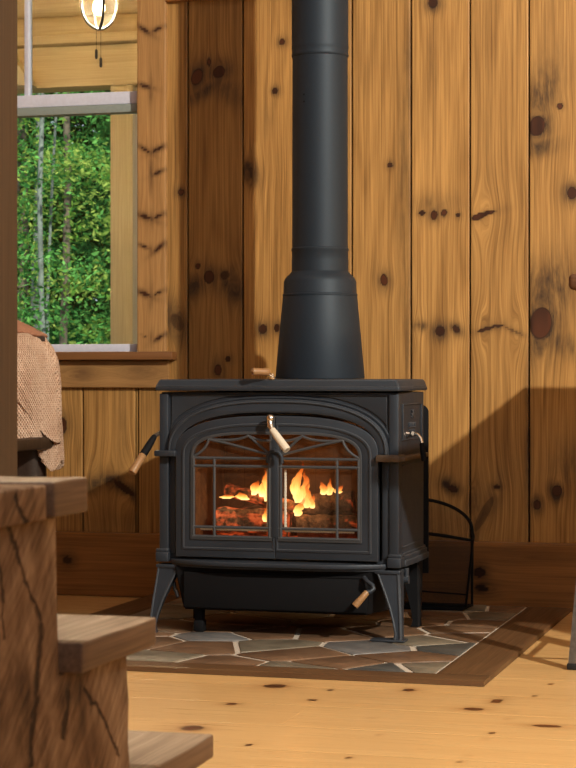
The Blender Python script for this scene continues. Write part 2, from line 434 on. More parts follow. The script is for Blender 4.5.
def throw_mat():
    n = N('crocheted_wool')
    A, B = n.attr('wa'), n.attr('wb')
    V = n.comb(A, B, 0.0)
    d1 = n.math('SINE', n.math('MULTIPLY', n.math('ADD', n.math('MULTIPLY', A, 1.5), B), 420))
    d2 = n.math('SINE', n.math('MULTIPLY', n.math('SUBTRACT', n.math('MULTIPLY', A, 1.5), B), 420))
    nz = n.noise(n.vscale(V, (130, 130, 1)), 1, 3, .6)
    big = n.noise(n.vscale(V, (14, 9, 1)), 1, 2, .5)
    f = n.math('MULTIPLY_ADD', n.math('MAXIMUM', d1, d2), .20, n.math('MULTIPLY_ADD', nz, .55, n.math('MULTIPLY', big, .45)))
    c = n.ramp(f, [(.25, (.30, .17, .115)), (.5, (.54, .35, .24)), (.78, (.76, .58, .44))])
    n.bsdf(c, .95, 0, .1, f, 1.0, .008); return n.m
M['throw'] = throw_mat()

# stones, several kinds of slate / fieldstone
def stone(name, c0, c1):
    n = N(name); o = n.objco(); a = n.noise(o, 9, 5, .65, .6); b = n.noise(o, 70, 3, .6)
    f = n.math('MULTIPLY_ADD', b, .3, n.math('MULTIPLY', a, .8))
    n.bsdf(n.ramp(f, [(.35, c0), (.72, c1)]), .42, 0, .45, f, .6, .004); return n.m
STONES = [stone('rust_brown_flagstone', (.07, .041, .024), (.19, .115, .068)),
          stone('blue_grey_flagstone', (.085, .088, .092), (.20, .205, .21)),
          stone('dark_slate_flagstone', (.035, .040, .042), (.10, .105, .10)),
          stone('olive_grey_flagstone', (.085, .075, .055), (.22, .195, .15))]

# ---------------------------------------------------------------- room shell
RX0, RX1, RY0, RZ = -4.6, 3.4, -9.0, 4.3
WL, WR, WZ0, WZ1 = -3.95, -2.500, .905, 2.75          # window opening
BASE_Z = .234
def W(u, v): p = at(u, v, 0); return p.x, p.z
def K(u, v, ru, rv, an=0, ks=1, hs=.6, wa=1.0, y=0):
    p = at(u, v, y); k = .00352
    return (p.x, p.z, ru*k, rv*k, math.radians(an), ks, hs, wa*min(1, 12/max(ru, rv)))
# (pixel, radii in pixel, tilt, core strength, halo strength, grain warp)
wall_knots = [
    K(197, 77, 6, 9, -25, .85, .95), K(219, 72, 7, 6, 35, .85, .95), K(209, 62, 2, 4, 0, .9, .5), K(206, 90, 16, 4, 30, 0, .75), K(230, 92, 13, 6, -35, 0, .65),
    K(209, 277, 6, 7, 0, .7, .8), K(225, 275, 6, 5, 20, .4, .8), K(234, 288, 10, 7, -40, .1, .9), K(194, 286, 10, 6, 40, .1, .8), K(198, 266, 3, 3, 0, .7, .6),
    K(218, 370, 4, 6, 0, .8, .7), K(228, 359, 3, 3, 0, .7, .5),
    K(282, 42, 3, 3, 0, .9, .7), K(275, 91, 3, 3, 0, .9, .7), K(249, 172, 5, 8, 20, .2, .95), K(263, 329, 4.5, 4.5, 0, .9, .8), K(277, 328, 3, 4, 0, .8, .7), K(268, 110, 4, 14, 0, 0, .25),
    K(181, 192, 3.5, 3, 0, .9, .6), K(177, 322, 7, 11, 30, .35, .9),
    K(390, 165, 2.6, 2.6, 0, 1, .5), K(384, 280, 4, 6, 10, .85, .8), K(366, 60, 5, 20, 0, 0, .15), K(404, 190, 4, 60, 0, 0, .35), K(408, 330, 3, 40, 0, 0, .4), K(407, 70, 3, 30, 0, 0, .4),
    K(433, 3, 5, 5, 0, .7, .9), K(434, 215, 3.5, 4.5, 0, .95, .8), K(422, 213, 3.5, 2.2, 0, .85, .6), K(444, 213, 3.5, 3, 30, .85, .6), K(458, 215, 2.5, 2.5, 0, .7, .4), K(433, 205, 14, 6, 0, 0, .4),
    K(440, 331, 5, 5, 0, .95, .9), K(418, 326, 5, 3, 0, .2, .8), K(456, 329, 4.5, 3, -40, .6, .85), K(453, 489, 5.5, 3.5, -20, .7, .9), K(446, 484, 5, 4, -30, .3, .7), K(432, 55, 3, 24, 0, 0, .22),
    K(484, 214, 12, 2.2, 12, .75, .3), K(478, 217, 7, 3, 14, .7, .3), K(486, 329, 10, 2, 16, .6, .5), K(498, 326, 6, 1.6, 0, .6, .5), K(514, 331, 11, 1.6, -24, .35, .45), K(488, 115, 2, 60, 0, 0, .12),
    K(484, 514, 22, 5, 62, .33, .5), K(497, 487, 4, 3, 0, .5, .7), K(474, 500, 4, 10, 0, .2, .6),
    K(537, 126, 8, 10, -12, 1, .9), K(540, 100, 9, 22, -20, 0, .7), K(538, 147, 10, 5, 10, 0, .8), K(560, 106, 3, 3, 0, .85, .5), K(572, 193, 5, 6, 0, .7, .85), K(548, 40, 3, 30, 0, 0, .15),
    K(541, 323, 11, 16, -8, 1, .9), K(549, 290, 13, 18, -20, 0, .75), K(556, 340, 16, 7, -30, 0, .6), K(535, 343, 9, 9, 0, 0, .7),
    K(557, 491, 5, 6, -10, .75, .95), K(537, 505, 4, 5, 0, .8, .9), K(528, 460, 2, 50, 0, 0, .6), K(568, 470, 8, 14, 0, 0, .5),
    K(62, 425, 5, 8, 0, .95, .6), K(110, 479, 10, 3.5, 10, .25, .95), K(124, 488, 15, 4, -34, .5, .9), K(96, 482, 9, 5, 30, .1, .9), K(110, 520, 24, 8, 0, 0, .3), K(122, 440, 3, 40, 0, 0, .3),
]
def build_back_wall():
    bm = bmesh.new(); L = wlayers(bm)
    seams = [at(u, 200, 0).x for u in (188, 243, 301, 352, 411, 470, 529)]
    w = .2115
    right = seams[-1]
    xs = list(seams)
    while xs[-1] < RX1: xs.append(xs[-1]+w)
    bid = 1
    gap = .0022
    def pos(a, b, d): return Vector((a, d, b))
    def strip(x0, x1, z0, z1, fine, pipe_shade=0.0):
        nonlocal bid
        kn = [k for k in wall_knots if x0-.02 < k[0] < x1+.02 and z0-.05 < k[1] < z1+.05]
        grid_board(bm, L, x0+gap, x1-gap, z0, z1, pos, bid, kn, .0042 if fine else .03, pipe_shade=pipe_shade)
        bid += 1
    strip(-2.507+.004, seams[0], BASE_Z-.03, 2.3, True, .12)  # soft edge of the pipe's shadow painted into this board
    for a, b in zip(xs[:-1], xs[1:]):
        fine = b < -.5
        strip(a, min(b, RX1), BASE_Z-.03, 2.3 if fine else RZ, fine, .34 if a == seams[0] else 0.0)  # first board coloured darker, deepening the pipe's shadow
    for i in range(8):                       # over the picture
        a = -2.5+i*.22; strip(a, a+.22, 2.3, RZ, False)
    xb = [at(u, 450, 0).x for u in (57-53*2, 57-26, 83, 136)]
    xb[0] = xb[2]-.21*2; xb[1] = xb[2]-.21
    strip(xb[1], xb[2], BASE_Z-.03, .80, True); strip(xb[2], xb[3], BASE_Z-.03, .80, True)
    strip(xb[3], -2.503, BASE_Z-.03, .80, True)
    x = xb[1]
    while x > RX0: strip(max(x-.21, RX0), x, BASE_Z-.03, .80, False); x -= .21
    strip(RX0, -4.3, .8, RZ, False); strip(-4.3, WL, .8, RZ, False)
    for i in range(6): strip(WL+i*.2405, WL+(i+1)*.2405, WZ1, RZ, False)
    # backing behind the boards, with the window opening
    t = bmesh.new()
    for (x0, x1, z0, z1) in ((RX0, WL, 0, RZ), (WR, RX1, 0, RZ), (WL, WR, 0, WZ0-.04), (WL, WR, WZ1, RZ)):
        box(t, x0, x1, .017, .10, z0, z1)
    lay = None
    merge(bm, t, 1)
    return struct('wall_back', bm, [M['wall'], M['backing']], 50)
build_back_wall()

def flat_board(name, x0, x1, z0, z1, y0, mat, knots=(), thick=.02, bid=1.0, step=.008, vertical=False, edge=.004):
    bm = bmesh.new(); L = wlayers(bm)
    if vertical:
        grid_board(bm, L, x0, x1, z0, z1, lambda a, b, d: Vector((a, y0+d, b)), bid, knots, step, edge, thick)
    else:
        kk = [(k[1], k[0], k[3], k[2], -k[4], k[5], k[6], k[7]) for k in knots]
        grid_board(bm, L, z0, z1, x0, x1, lambda a, b, d: Vector((b, y0+d, a)), bid, kk, step, edge, thick)
    return struct(name, bm, mat, 50)
flat_board('baseboard_back', RX0, RX1, 0, BASE_Z, -.028, M['base'],
    [K(480, 572, 5, 5, 0, .7, .9, 1, -.02), K(482, 588, 7, 4, -10, .5, .9, 1, -.02), K(68, 560, 5, 5, 0, .5, .8, 1, -.02), K(520, 556, 30, 4, 0, 0, .3, .5, -.02)], .03, 5.0)
# window casing, sill, apron, trim
wk = []
rk = random.Random(4)
for v, a, b, c in ((30, 1, .9, 0), (86, 1, 0, -4), (150, .9, 1.1, 0), (171, 0, .8, 3), (217, 1.2, 1, 0), (247, .7, 1, 2), (294, 1.2, .8, 0), (336, .3, .9, 3)):
    if a: wk.append(K(145+rk.uniform(-1, 1), v, 6.5*a, 1.5*a, -26+rk.uniform(-10, 10), .55, .85, .5, -.022))
    if b: wk.append(K(158+rk.uniform(-1, 1), v+c-1, 6*b, 1.5*b, 30+rk.uniform(-12, 12), .5, .85, .5, -.022))
    wk.append(K(151, v+3, 1.6, 9*rk.random()+2, 0, 0, .5, 0, -.022))
flat_board('trim_1', -2.500, -2.388, .895, 2.75, -.022, M['trim'], wk, .04, 8.0, .005, True)
flat_board('trim_2', -2.625-1.6, -2.381, .764, .866, -.02, M['trim'], [K(82, 374, 9, 5, 0, .15, .45, 1.2, -.02), K(140, 372, 10, 6, 0, .15, .45, 1.2, -.02)], .036, 11.0)
bm = bmesh.new(); box(bm, -4.2, -2.352, -.055, .06, .866, .896, .004); struct('trim_3', bm, M['sill'])
flat_board('trim_4', -2.39, RX1, 2.166, 2.30, -.025, M['base'], (), .036, 14.0, .02)

# floor
fl_knots_px = [(275, 686, 14, 2.5), (192, 728, 12, 2.5), (409, 690, 7, 1.6), (473, 709, 12, 1.6), (497, 701, 6, 2.5), (547, 726, 16, 1.3), (312, 700, 4, 1),
               (514, 712, 2, .8), (508, 719, 2, .8), (491, 733, 2, .8), (485, 739, 2, .8), (468, 756, 2, .8), (461, 762, 2, .8), (550, 684, 2, .7), (535, 696, 2, .7),
               (380, 735, 2, .7), (350, 758, 2.4, .8), (372, 718, 2, .7), (232, 704, 7, 1.2), (248, 745, 3, 1), (330, 690, 3, .8)]
def build_floor():
    bm = bmesh.new(); L = wlayers(bm)
    kn = []
    for (u, v, ru, rv) in fl_knots_px:
        p = ground(u, v); k = .0021
        kn.append((p.y, p.x, rv*k*6, ru*k, 0, .95 if ru < 5 else .8, .25 if ru < 5 else .45, .8))
    wd = .282; y = -2.094+wd*8; bid = 30
    rnd = random.Random(3)
    while y > RY0:
        y1 = min(y, .1); y0 = max(y-wd, RY0)
        if y1 > y0:
            cuts = [RX0]
            vis = -3.4 < y < .4
            if abs(y+2.094) < .01: cuts += [-1.277]
            else: cuts += [rnd.choice((-3.2, -2.9, .2, .9))]
            cuts.append(RX1)
            for a, b in zip(cuts[:-1], cuts[1:]):
                k2 = [k for k in kn if y0-.03 < k[0] < y1+.03 and a-.05 < k[1] < b+.05]
                grid_board(bm, L, y0+.0003, y1-.0003, a+.0004, b-.0004, lambda aa, bb, d: Vector((bb, aa, -d)), bid, k2, .007 if vis else .06, .0006, .02)
                bid += 1
        y -= wd
    t = bmesh.new(); box(t, RX0, RX1, RY0, .1, -.12, -.015); merge(bm, t, 1)
    return struct('floor', bm, [M['floor'], M['backing']], 50)
build_floor()
bm = bmesh.new()
PX, PY = -1.677, -.512
t = .105
for (x0, x1, y0, y1) in ((RX0, PX-t, RY0, .1), (PX+t, RX1, RY0, .1), (PX-t, PX+t, RY0, PY-t), (PX-t, PX+t, PY+t, .1)):
    box(bm, x0, x1, y0, y1, RZ, RZ+.15)
struct('ceiling', bm, M['ceiling'])
bm = bmesh.new(); box(bm, RX0-.15, RX0, RY0-.15, .1, -.12, RZ+.15); struct('wall_left', bm, M['plaster'])
bm = bmesh.new(); box(bm, RX1, RX1+.15, RY0-.15, .1, -.12, RZ+.15); struct('wall_right', bm, M['plaster'])
bm = bmesh.new(); box(bm, RX0, RX1, RY0-.15, RY0, -.12, RZ+.15); struct('wall_front', bm, M['plaster'])

# window_1 : lower picture pane with a painted frame, transom bar, narrow upper mullion
win = bpy.data.objects.new('window_1', None); COL.objects.link(win); win.location = ((WL+WR)/2, .05, WZ0); win['kind'] = 'structure'
def wpart(name, bm, mat):
    o = obj(name, bm, mat); o.parent = win; o.matrix_parent_inverse = Matrix.Translation(-Vector(win.location)); return o
bm = bmesh.new()
box(bm, WL, WR, .02, .09, WZ0-.01, .925, .003); box(bm, WL, WR, .02, .09, 2.71, WZ1, .003)
box(bm, WL, WL+.03, .02, .09, .92, 2.72, .003); box(bm, WR-.008, WR, .015, .09, .92, 2.72, .002)
wpart('window_frame', bm, M['window'])
bm = bmesh.new(); box(bm, WL+.03, WR-.004, .02, .085, 1.807, 1.853, .003); wpart('transom_bar', bm, M['window'])
bm = bmesh.new(); box(bm, WL+.03, WR-.004, .015, .075, 1.776, 1.806, .002); wpart('gasket_strip', bm, M['gasket'])
bm = bmesh.new(); box(bm, -2.968, -2.950, .035, .07, 1.853, 2.71, .002); wpart('mullion', bm, M['window'])
bm = bmesh.new(); box(bm, WL+.03, WR-.008, .055, .059, .925, 1.777); wpart('lower_pane', bm, M['pane'])
bm = bmesh.new(); box(bm, WL+.03, WR-.008, .055, .059, 1.853, 2.71); wpart('upper_pane', bm, M['pane'])

# ---------------------------------------------------------------- hearth
HX0, HX1, HY0, HY1, HZ = -2.442, -.919, -1.688, -.029, .015
hearth = empty('hearth_pad', ((HX0+HX1)/2, (HY0+HY1)/2, 0), 'low flagstone hearth pad edged in dark wood under the stove', 'hearth')
def hpart(name, bm, mat, ang=38):
    o = obj(name, bm, mat, None, ang); o.parent = hearth; o.matrix_parent_inverse = Matrix.Translation(-Vector(hearth.location)); return o
bm = bmesh.new(); L = wlayers(bm)
IX0, IX1, IY0 = -2.30, -1.068, -1.588
def hb(a0, a1, b0, b1, along, bid):
    if along == 'x': grid_board(bm, L, a0, a1, b0, b1, lambda a, b, d: Vector((b, a, HZ-d)), bid, (), .02, .004, HZ-.001)
    else: grid_board(bm, L, a0, a1, b0, b1, lambda a, b, d: Vector((a, b, HZ-d)), bid, (), .02, .004, HZ-.001)
hb(HY0, IY0, HX0, HX1, 'x', 61)
hb(IX1, HX1, IY0, HY1, 'y', 63); hb(HX0, IX0, IY0, HY1, 'y', 65)
hpart('wood_border', bm, M['dark_trim'], 50)
bm = bmesh.new(); box(bm, IX0, IX1, IY0, HY1, .001, HZ-.0025); hpart('grout_bed', bm, M['grout'])
# flagstones: cells grown from one seed per stone
seeds_px = [(145, 641, 0), (212, 636.5, 1), (205, 646, 0), (268, 645.5, 3), (300, 653, 0), (150, 659, 3), (205, 664, 0), (372, 648, 1), (345, 663, 0),
            (405, 657, 0), (455, 648, 2), (428, 641, 3), (384, 631, 1), (462, 629, 0), (492, 616, 3), (442, 616, 0), (425, 668, 3), (265, 633.5, 1),
            (330, 634, 1), (300, 670, 3), (385, 669, 2), (470, 637, 1), (480, 624, 1), (520, 609, 0), (455, 608, 3), (410, 606, 0)]
seeds = []
for u, v, m in seeds_px:
    p = ground(u, v, HZ); seeds.append((p.x, p.y, m))
for _ in range(40):
    x, y = random.uniform(IX0, IX1), random.uniform(-1.0, HY1)
    if all((x-a)**2+(y-b)**2 > .03 for a, b, _m in seeds): seeds.append((x, y, random.choice((0, 0, 3, 1))))
for x in (-2.2, -2.12): seeds.append((x, -1.3 if x < -2.15 else -1.05, 0))
def clip(poly, nx, ny, c):
    out = []
    for i in range(len(poly)):
        p, q = poly[i], poly[(i+1) % len(poly)]
        dp, dq = p[0]*nx+p[1]*ny-c, q[0]*nx+q[1]*ny-c
        if dp <= 0: out.append(p)
        if dp*dq < 0:
            t = dp/(dp-dq); out.append((p[0]+(q[0]-p[0])*t, p[1]+(q[1]-p[1])*t))
    return out
bm = bmesh.new(); rs = random.Random(5)
for i, (x, y, m) in enumerate(seeds):
    if y > -.95 and m == 1: m = 0
    poly = [(IX0+.004, IY0+.004), (IX1-.004, IY0+.004), (IX1-.004, HY1-.003), (IX0+.004, HY1-.003)]
    for j, (a, b, _m) in enumerate(seeds):
        if i == j or not poly: continue
        nx, ny = a-x, b-y; l = math.hypot(nx, ny); nx /= l; ny /= l
        g = .0065+.005*(((i+1)*(j+1)*37) % 10)/10
        poly = clip(poly, nx, ny, (nx*(x+a)/2+ny*(y+b)/2)-g)
    if len(poly) < 3: continue
    # drop tiny edges
    pp = [p for k, p in enumerate(poly) if math.hypot(p[0]-poly[k-1][0], p[1]-poly[k-1][1]) > .006]
    if len(pp) < 3: continue
    prism(bm, pp, HZ-.004, HZ+rs.uniform(.0, .0015), 'z', .0022, m)
hpart('flagstones', bm, STONES, 30)

# ---------------------------------------------------------------- stove
SX, SY = -1.686, -.975
stove = empty('wood_stove', (SX, SY, HZ+.002), 'black cast iron wood stove with arched glass doors on the stone hearth', 'stove')
def sp(name, bm, mat, parent=None, ang=38):
    return obj(name, bm, mat, parent or stove, ang)
def superarc(a, zs, za, n=2.5, k=36, x0=0.0):
    b = za-zs; out = []
    for i in range(k+1):
        t = PI*i/k
        c, s = math.cos(t), math.sin(t)
        x = a*math.copysign(abs(c)**(2/n), c); z = zs+b*abs(s)**(2/n)
        out.append((x0+x, z))
    return out                                # from +a to -a
def arch(a, z0, zs, za, n=2.5, k=36): return [(-a, z0), (a, z0)]+superarc(a, zs, za, n, k)
BX, BZ0, BZ1, BD = .378, .222, .742, .35
# body shell
bm = bmesh.new()
plate(bm, [[(-BX, BZ0), (BX, BZ0), (BX, BZ1), (-BX, BZ1)], arch(.326, .232, .556, .676, 2.6)], 0, .02, .0015)
sd = [(BX-.018, .02), (BX, .02), (BX+.004, .16), (BX+.002, BD), (.27, .60), (.255, .59), (BX-.018, BD)]
prism(bm, sd, BZ0, BZ1, 'z'); prism(bm, [(-x, y) for x, y in sd], BZ0, BZ1, 'z')
box(bm, -.27, .27, .585, .60, BZ0, BZ1); 
prism(bm, [(-.37, .02), (.37, .02), (.37, BD), (.26, .59), (-.26, .59), (-.37, BD)], BZ0, BZ0+.012, 'z')
prism(bm, [(-.37, .02), (.37, .02), (.37, BD), (.26, .59), (-.26, .59), (-.37, BD)], BZ1-.01, BZ1, 'z')
sp('body', bm, M['iron'])
# corner columns with their cap and foot blocks
for s in (-1, 1):
    bm = bmesh.new()
    xa, xb = sorted((s*.352, s*.381))
    box(bm, xa, xb, -.014, .03, BZ0+.03, BZ1-.004, .003)
    xa, xb = sorted((s*.348, s*.390)); box(bm, xa, xb, -.026, .035, BZ0-.006, BZ0+.024, .004)
    xa, xb = sorted((s*.350, s*.391)); box(bm, xa, xb, -.020, .032, BZ0+.024, BZ0+.034, .003)
    sp('corner_column', bm, M['iron'])
# raised spandrel panels on each side of the arch
for s in (-1, 1):
    bm = bmesh.new()
    arc = [p for p in superarc(.366, .56, .735, 2.45, 60) if p[0]*s > .0]
    if s < 0: arc = arc[::-1]
    pts = [(s*x, z) for x, z in [(abs(p[0]), p[1]) for p in arc]]
    pts = [(x, z) for x, z in pts if .60 < z < .7325 and abs(x) > .02]
    pl = [(s*.343, .735)]+[(max(-.343, min(.343, x)), min(z+.004, .733)) for x, z in pts]
    plate(bm, [pl], -.005, .003, .0012)
    # fillet line around the panel
    sp('spandrel_panel', bm, M['iron'])
# broad moulded arch
bm = bmesh.new()
def ring(o, i): return o+i[::-1]
plate(bm, [ring(superarc(.352, .556, .7225, 2.45, 44), superarc(.318, .556, .681, 2.6, 44))], -.026, .004, .004)
plate(bm, [ring(superarc(.362, .556, .7305, 2.45, 44), superarc(.353, .556, .7235, 2.45, 44))], -.010, .003, .0025)
plate(bm, [ring(superarc(.346, .556, .7155, 2.45, 44), superarc(.342, .556, .7115, 2.45, 44))], -.031, -.02, .0015)
sp('arch_moulding', bm, M['iron'])
# ledges carrying the arch feet
bm = bmesh.new(); box(bm, -.388, -.318, -.045, .03, .544, .562, .004); sp('arch_ledge', bm, M['iron'])
bm = bmesh.new(); box(bm, .318, .392, -.050, .03, .535, .556, .004)
box(bm, .385, .408, -.048, .30, .538, .552, .004); sp('side_ledge', bm, M['bronze'])
# jambs below the arch
for s in (-1, 1):
    bm = bmesh.new(); xa, xb = sorted((s*.330, s*.349)); box(bm, xa, xb, -.006, .02, BZ0+.02, .545, .002); sp('jamb_strip', bm, M['iron'])
# lid
bm = bmesh.new()
lp = [(-.388, -.030), (.386, -.030), (.393, -.014), (.390, BD+.01), (.30, .60), (-.30, .60), (-.392, BD+.01), (-.394, -.014)]
ls = [(x*.972, y*.97+.008) for x, y in lp]
prism(bm, lp, .747, .760, 'z', .004)
t = bmesh.new()
A = [t.verts.new((x, y, .758)) for x, y in lp]; B = [t.verts.new((x, y, .782)) for x, y in ls]
t.faces.new(A); t.faces.new(B[::-1])
for i in range(8): t.faces.new((A[i], B[i], B[(i+1) % 8], A[(i+1) % 8]))
bmesh.ops.recalc_face_normals(t, faces=t.faces[:]); bmesh.ops.bevel(t, geom=t.edges[:], offset=.003, segments=2, affect='EDGES')
merge(bm, t)
lid = sp('lid', bm, M['iron'])
# lid lift handle: nickel knob and turned wood grip
bm = bmesh.new(); lathe(bm, [(.004, 0), (.012, .001), (.013, .006), (.005, .010), (.006, .014), (.004, .018)], (-.015, -.012, .782), 16)
tube(bm, [(-.015, -.012, .794), (-.026, -.028, .800), (-.035, -.040, .802)], .0045, 10); sp('lid_handle_stem', bm, M['nickel'], lid)
bm = bmesh.new(); d = Vector((-.038, -.030, .0015)).normalized(); p0 = Vector((-.018, -.032, .8045))
tube(bm, [p0+d*x for x in (0, .003, .012, .03, .05, .056, .0565, .05)], [.008, .0108, .0118, .011, .0116, .0112, .006, .0045], 16); sp('lid_handle_grip', bm, M['handle_wood'], lid)
# doors
DY0, DY1 = -.030, -.004
def half(loop, s, cut):
    """part of an outline with s*x >= cut"""
    return clip(loop, -s, 0, -s*cut if s > 0 else s*cut*-1) if False else clip(loop, -s, 0, -cut)
GZ0, GZS, GZA, GA, GN = .295, .526, .617, .266, 3.5
for s in (-1, 1):
    bm = bmesh.new()
    outer = half(arch(.321, .235, .555, .671, 2.6, 60), s, .0012)
    hole = half(arch(GA, GZ0, GZS, GZA, GN, 60), s, .0155)
    plate(bm, [outer, hole], DY0, DY1, .0025)
    # raised fillet that follows the door edge
    o2 = half(arch(.300, .258, .550, .648, 2.55, 60), s, .0013); i2 = half(arch(.2935, .2645, .547, .6415, 2.55, 60), s, .008)
    # open at the meeting edge: keep only the outer run
    plate(bm, [o2, i2], DY0-.004, DY0+.004, .0015)
    door = sp('door', bm, M['iron'])
    # thin inner lip
    bm = bmesh.new()
    plate(bm, [half(arch(GA+.006, GZ0-.006, GZS, GZA+.006, GN, 60), s, .0100), half(arch(GA-.003, GZ0+.003, GZS, GZA-.003, GN, 60), s, .0175)], DY0-.005, DY0+.004, .0015)
    sp('glass_lip', bm, M['glint_iron'], door)
    # grille bars
    bm = bmesh.new(); yb = DY0-.002
    def bar(p, q, r=.0046): tube(bm, [(p[0]*s, yb, p[1]), (q[0]*s, yb, q[1])], r, 8)
    def arcb(pts, r=.0042): tube(bm, [(x*s, yb, z) for x, z in pts], r, 8)
    for z in (.5405, .516, .328): bar((.010, z), (GA, z))
    bar((.010, .2985), (GA, .2985), .0048)
    bar((.195, .2985), (.195, .5405)); bar((.262, .2985), (.262, .545)); bar((.018, .2985), (.018, .556), .005)
    # cathedral tracery above the bars
    arcb([(.02, .552), (.085, .569), (.150, .585), (.213, .598)])
    arcb([(.02, .556), (.05, .580), (.075, .602), (.085, .609)])
    def bez(a, b, c, k=8): return [((1-t)**2*a[0]+2*t*(1-t)*b[0]+t*t*c[0], (1-t)**2*a[1]+2*t*(1-t)*b[1]+t*t*c[1]) for t in [i/k for i in range(k+1)]]
    arcb(bez((.213, .598), (.220, .566), (.260, .546)))
    arcb(bez((.085, .611), (.12, .590), (.210, .598)))
    arcb(bez((.0, .598), (.04, .588), (.085, .609)))
    sp('grille', bm, M['glint_iron'], door)
    # glass
    bm = bmesh.new()
    plate(bm, [half(arch(GA+.004, GZ0-.004, GZS, GZA+.004, GN, 48), s, .0125)], -.013, -.009, .0005)
    sp('glass_pane', bm, M['soot'], door)
    # braided rope gasket glimpsed behind the glass
    bm = bmesh.new()
    pts = [(s*(.028+.006*0), -.006, z) for z in [.505-.005*k for k in range(36)]]
    rope = [(s*.027, -.006, .50)]
    n = 60
    r1 = [(s*.028, -.0165, .508-(.508-.321)*k/40) for k in range(41)]+[(s*(.028+(.245-.028)*k/50), -.0165, .3205) for k in range(1, 51)]
    tube(bm, r1, [.0034+.0016*(k % 2) for k in range(len(r1))], 6); sp('rope_gasket', bm, M['ceramic'], door)
    if s > 0:
        # centre cap bow and nickel latch with ceramic grip
        bm = bmesh.new()
        tube(bm, [(-.022, yb-.004, .528), (-.022, yb-.006, .548), (-.014, yb-.008, .560), (0, yb-.008, .565), (.014, yb-.008, .560), (.022, yb-.006, .548), (.022, yb-.004, .528)], .006, 10)
        box(bm, -.012, .012, DY0-.006, DY0, .30, .60, .002)
        sp('latch_bow', bm, M['iron'], door)
        bm = bmesh.new()
        tube(bm, [(-.010, DY0-.003, .655), (-.010, DY0-.02, .655), (-.006, DY0-.034, .652)], [.010, .0085, .006], 14)
        tube(bm, [(-.006, DY0-.034, .663), (-.006, DY0-.036, .652), (-.004, DY0-.040, .640), (.004, DY0-.046, .628)], [.006, .011, .008, .007], 14)
        tube(bm, [(-.004, DY0-.041, .6425), (.001, DY0-.045, .634)], [.011, .009], 14)
        bmesh.ops.create_uvsphere(bm, u_segments=16, v_segments=10, radius=.0135, matrix=Matrix.Translation((-.006, DY0-.032, .664)))
        h = sp('latch_knob', bm, M['nickel'], door)
        bm = bmesh.new(); a = Vector((.002, DY0-.046, .632)); d = Vector((.056, -.026, -.062)); 
        tube(bm, [a+d*x for x in (0, .03, .3, .7, .95, 1, 1.0, .97)], [.007, .010, .0115, .0125, .0125, .011, .006, .005], 18); sp('latch_grip', bm, M['ceramic'], door)
# bowed ash lip under the doors
bm = bmesh.new()
def bow(d, x): return -d*(1-(x/.35)**4)
top = [(x, bow(.075, x)-.012) for x in [-.345+.69*i/24 for i in range(25)]]
prism(bm, top+[(.345, .02), (-.345, .02)], .213, .226, 'z', .003)
top = [(x*.985, bow(.06, x)-.010) for x in [-.345+.69*i/24 for i in range(25)]]
prism(bm, top+[(.34, .02), (-.34, .02)], .204, .214, 'z', .002)
sp('ash_lip', bm, M['iron'])
# base moulding on the sides, ribs and emblem
for s in (-1, 1):
    bm = bmesh.new()
    for (o, z0, z1) in ((.016, .216, .234), (.010, .234, .248), (.005, .248, .256)):
        pl = [(s*(BX-.01), .03), (s*(BX+o), .03), (s*(BX+.006+o), .16), (s*(BX+.004+o), BD), (s*(.27+o*.7), .60+o), (s*.25, .58), (s*(BX-.02), BD-.02)]
        prism(bm, pl, z0, z1, 'z', .002)
    sp('side_base_moulding', bm, M['iron'])
    xa, xb = sorted((s*(BX+.001), s*(BX+.007)))
    for (z0, z1) in ((.272, .276), (.520, .523)):
        bm = bmesh.new(); box(bm, xa, xb, .04, .31, z0, z1, .0008); sp('side_panel_rib', bm, M['iron'])
    bm = bmesh.new(); box(bm, xa, xb, .037, .313, .705, .708, .0008); box(bm, xa, xb, .037, .313, .597, .600, .0008)
    for y in (.04, .31): box(bm, xa, xb, y-.003, y+.003, .598, .707, .0008)
    sp('side_panel_frame', bm, M['iron'])
bm = bmesh.new()                                   # small raised mark on the right side: star sprig over block letters
x0, x1 = BX+.002, BX+.009
for k in range(3):
    a = PI*k/3; c = Vector((0, .17, .676))
    tube(bm, [(x1-.003, .17+.026*math.cos(a), .676+.014*math.sin(a)), (x1-.003, .17-.026*math.cos(a), .676-.014*math.sin(a))], .0022, 6)
for (y, w) in ((.130, .016), (.155, .016), (.180, .016), (.205, .014)):
    box(bm, x0, x1-.001, y-.006, y-.002, .634, .650, .0005); box(bm, x0, x1-.001, y, y+.010, .634, .637, .0005); box(bm, x0, x1-.001, y+.004, y+.010, .646, .650, .0005)
for (y) in (.135, .165, .195): box(bm, x0, x1-.001, y-.008, y+.012, .618, .628, .0005)
sp('emblem', bm, M['iron'])
# rear heat shield
bm = bmesh.new(); pl = []
for i in range(9):
    a = PI/2*i/8; pl.append((.386-.025+.025*math.cos(a), .700-.025+.025*math.sin(a)))
pl = [(-.386, .16), (.386, .16)]+pl+[(-p[0], p[1]) for p in pl[::-1]]
plate(bm, [pl], BD+.045, BD+.053, .001)
sp('rear_heat_shield', bm, M['iron_dark'])
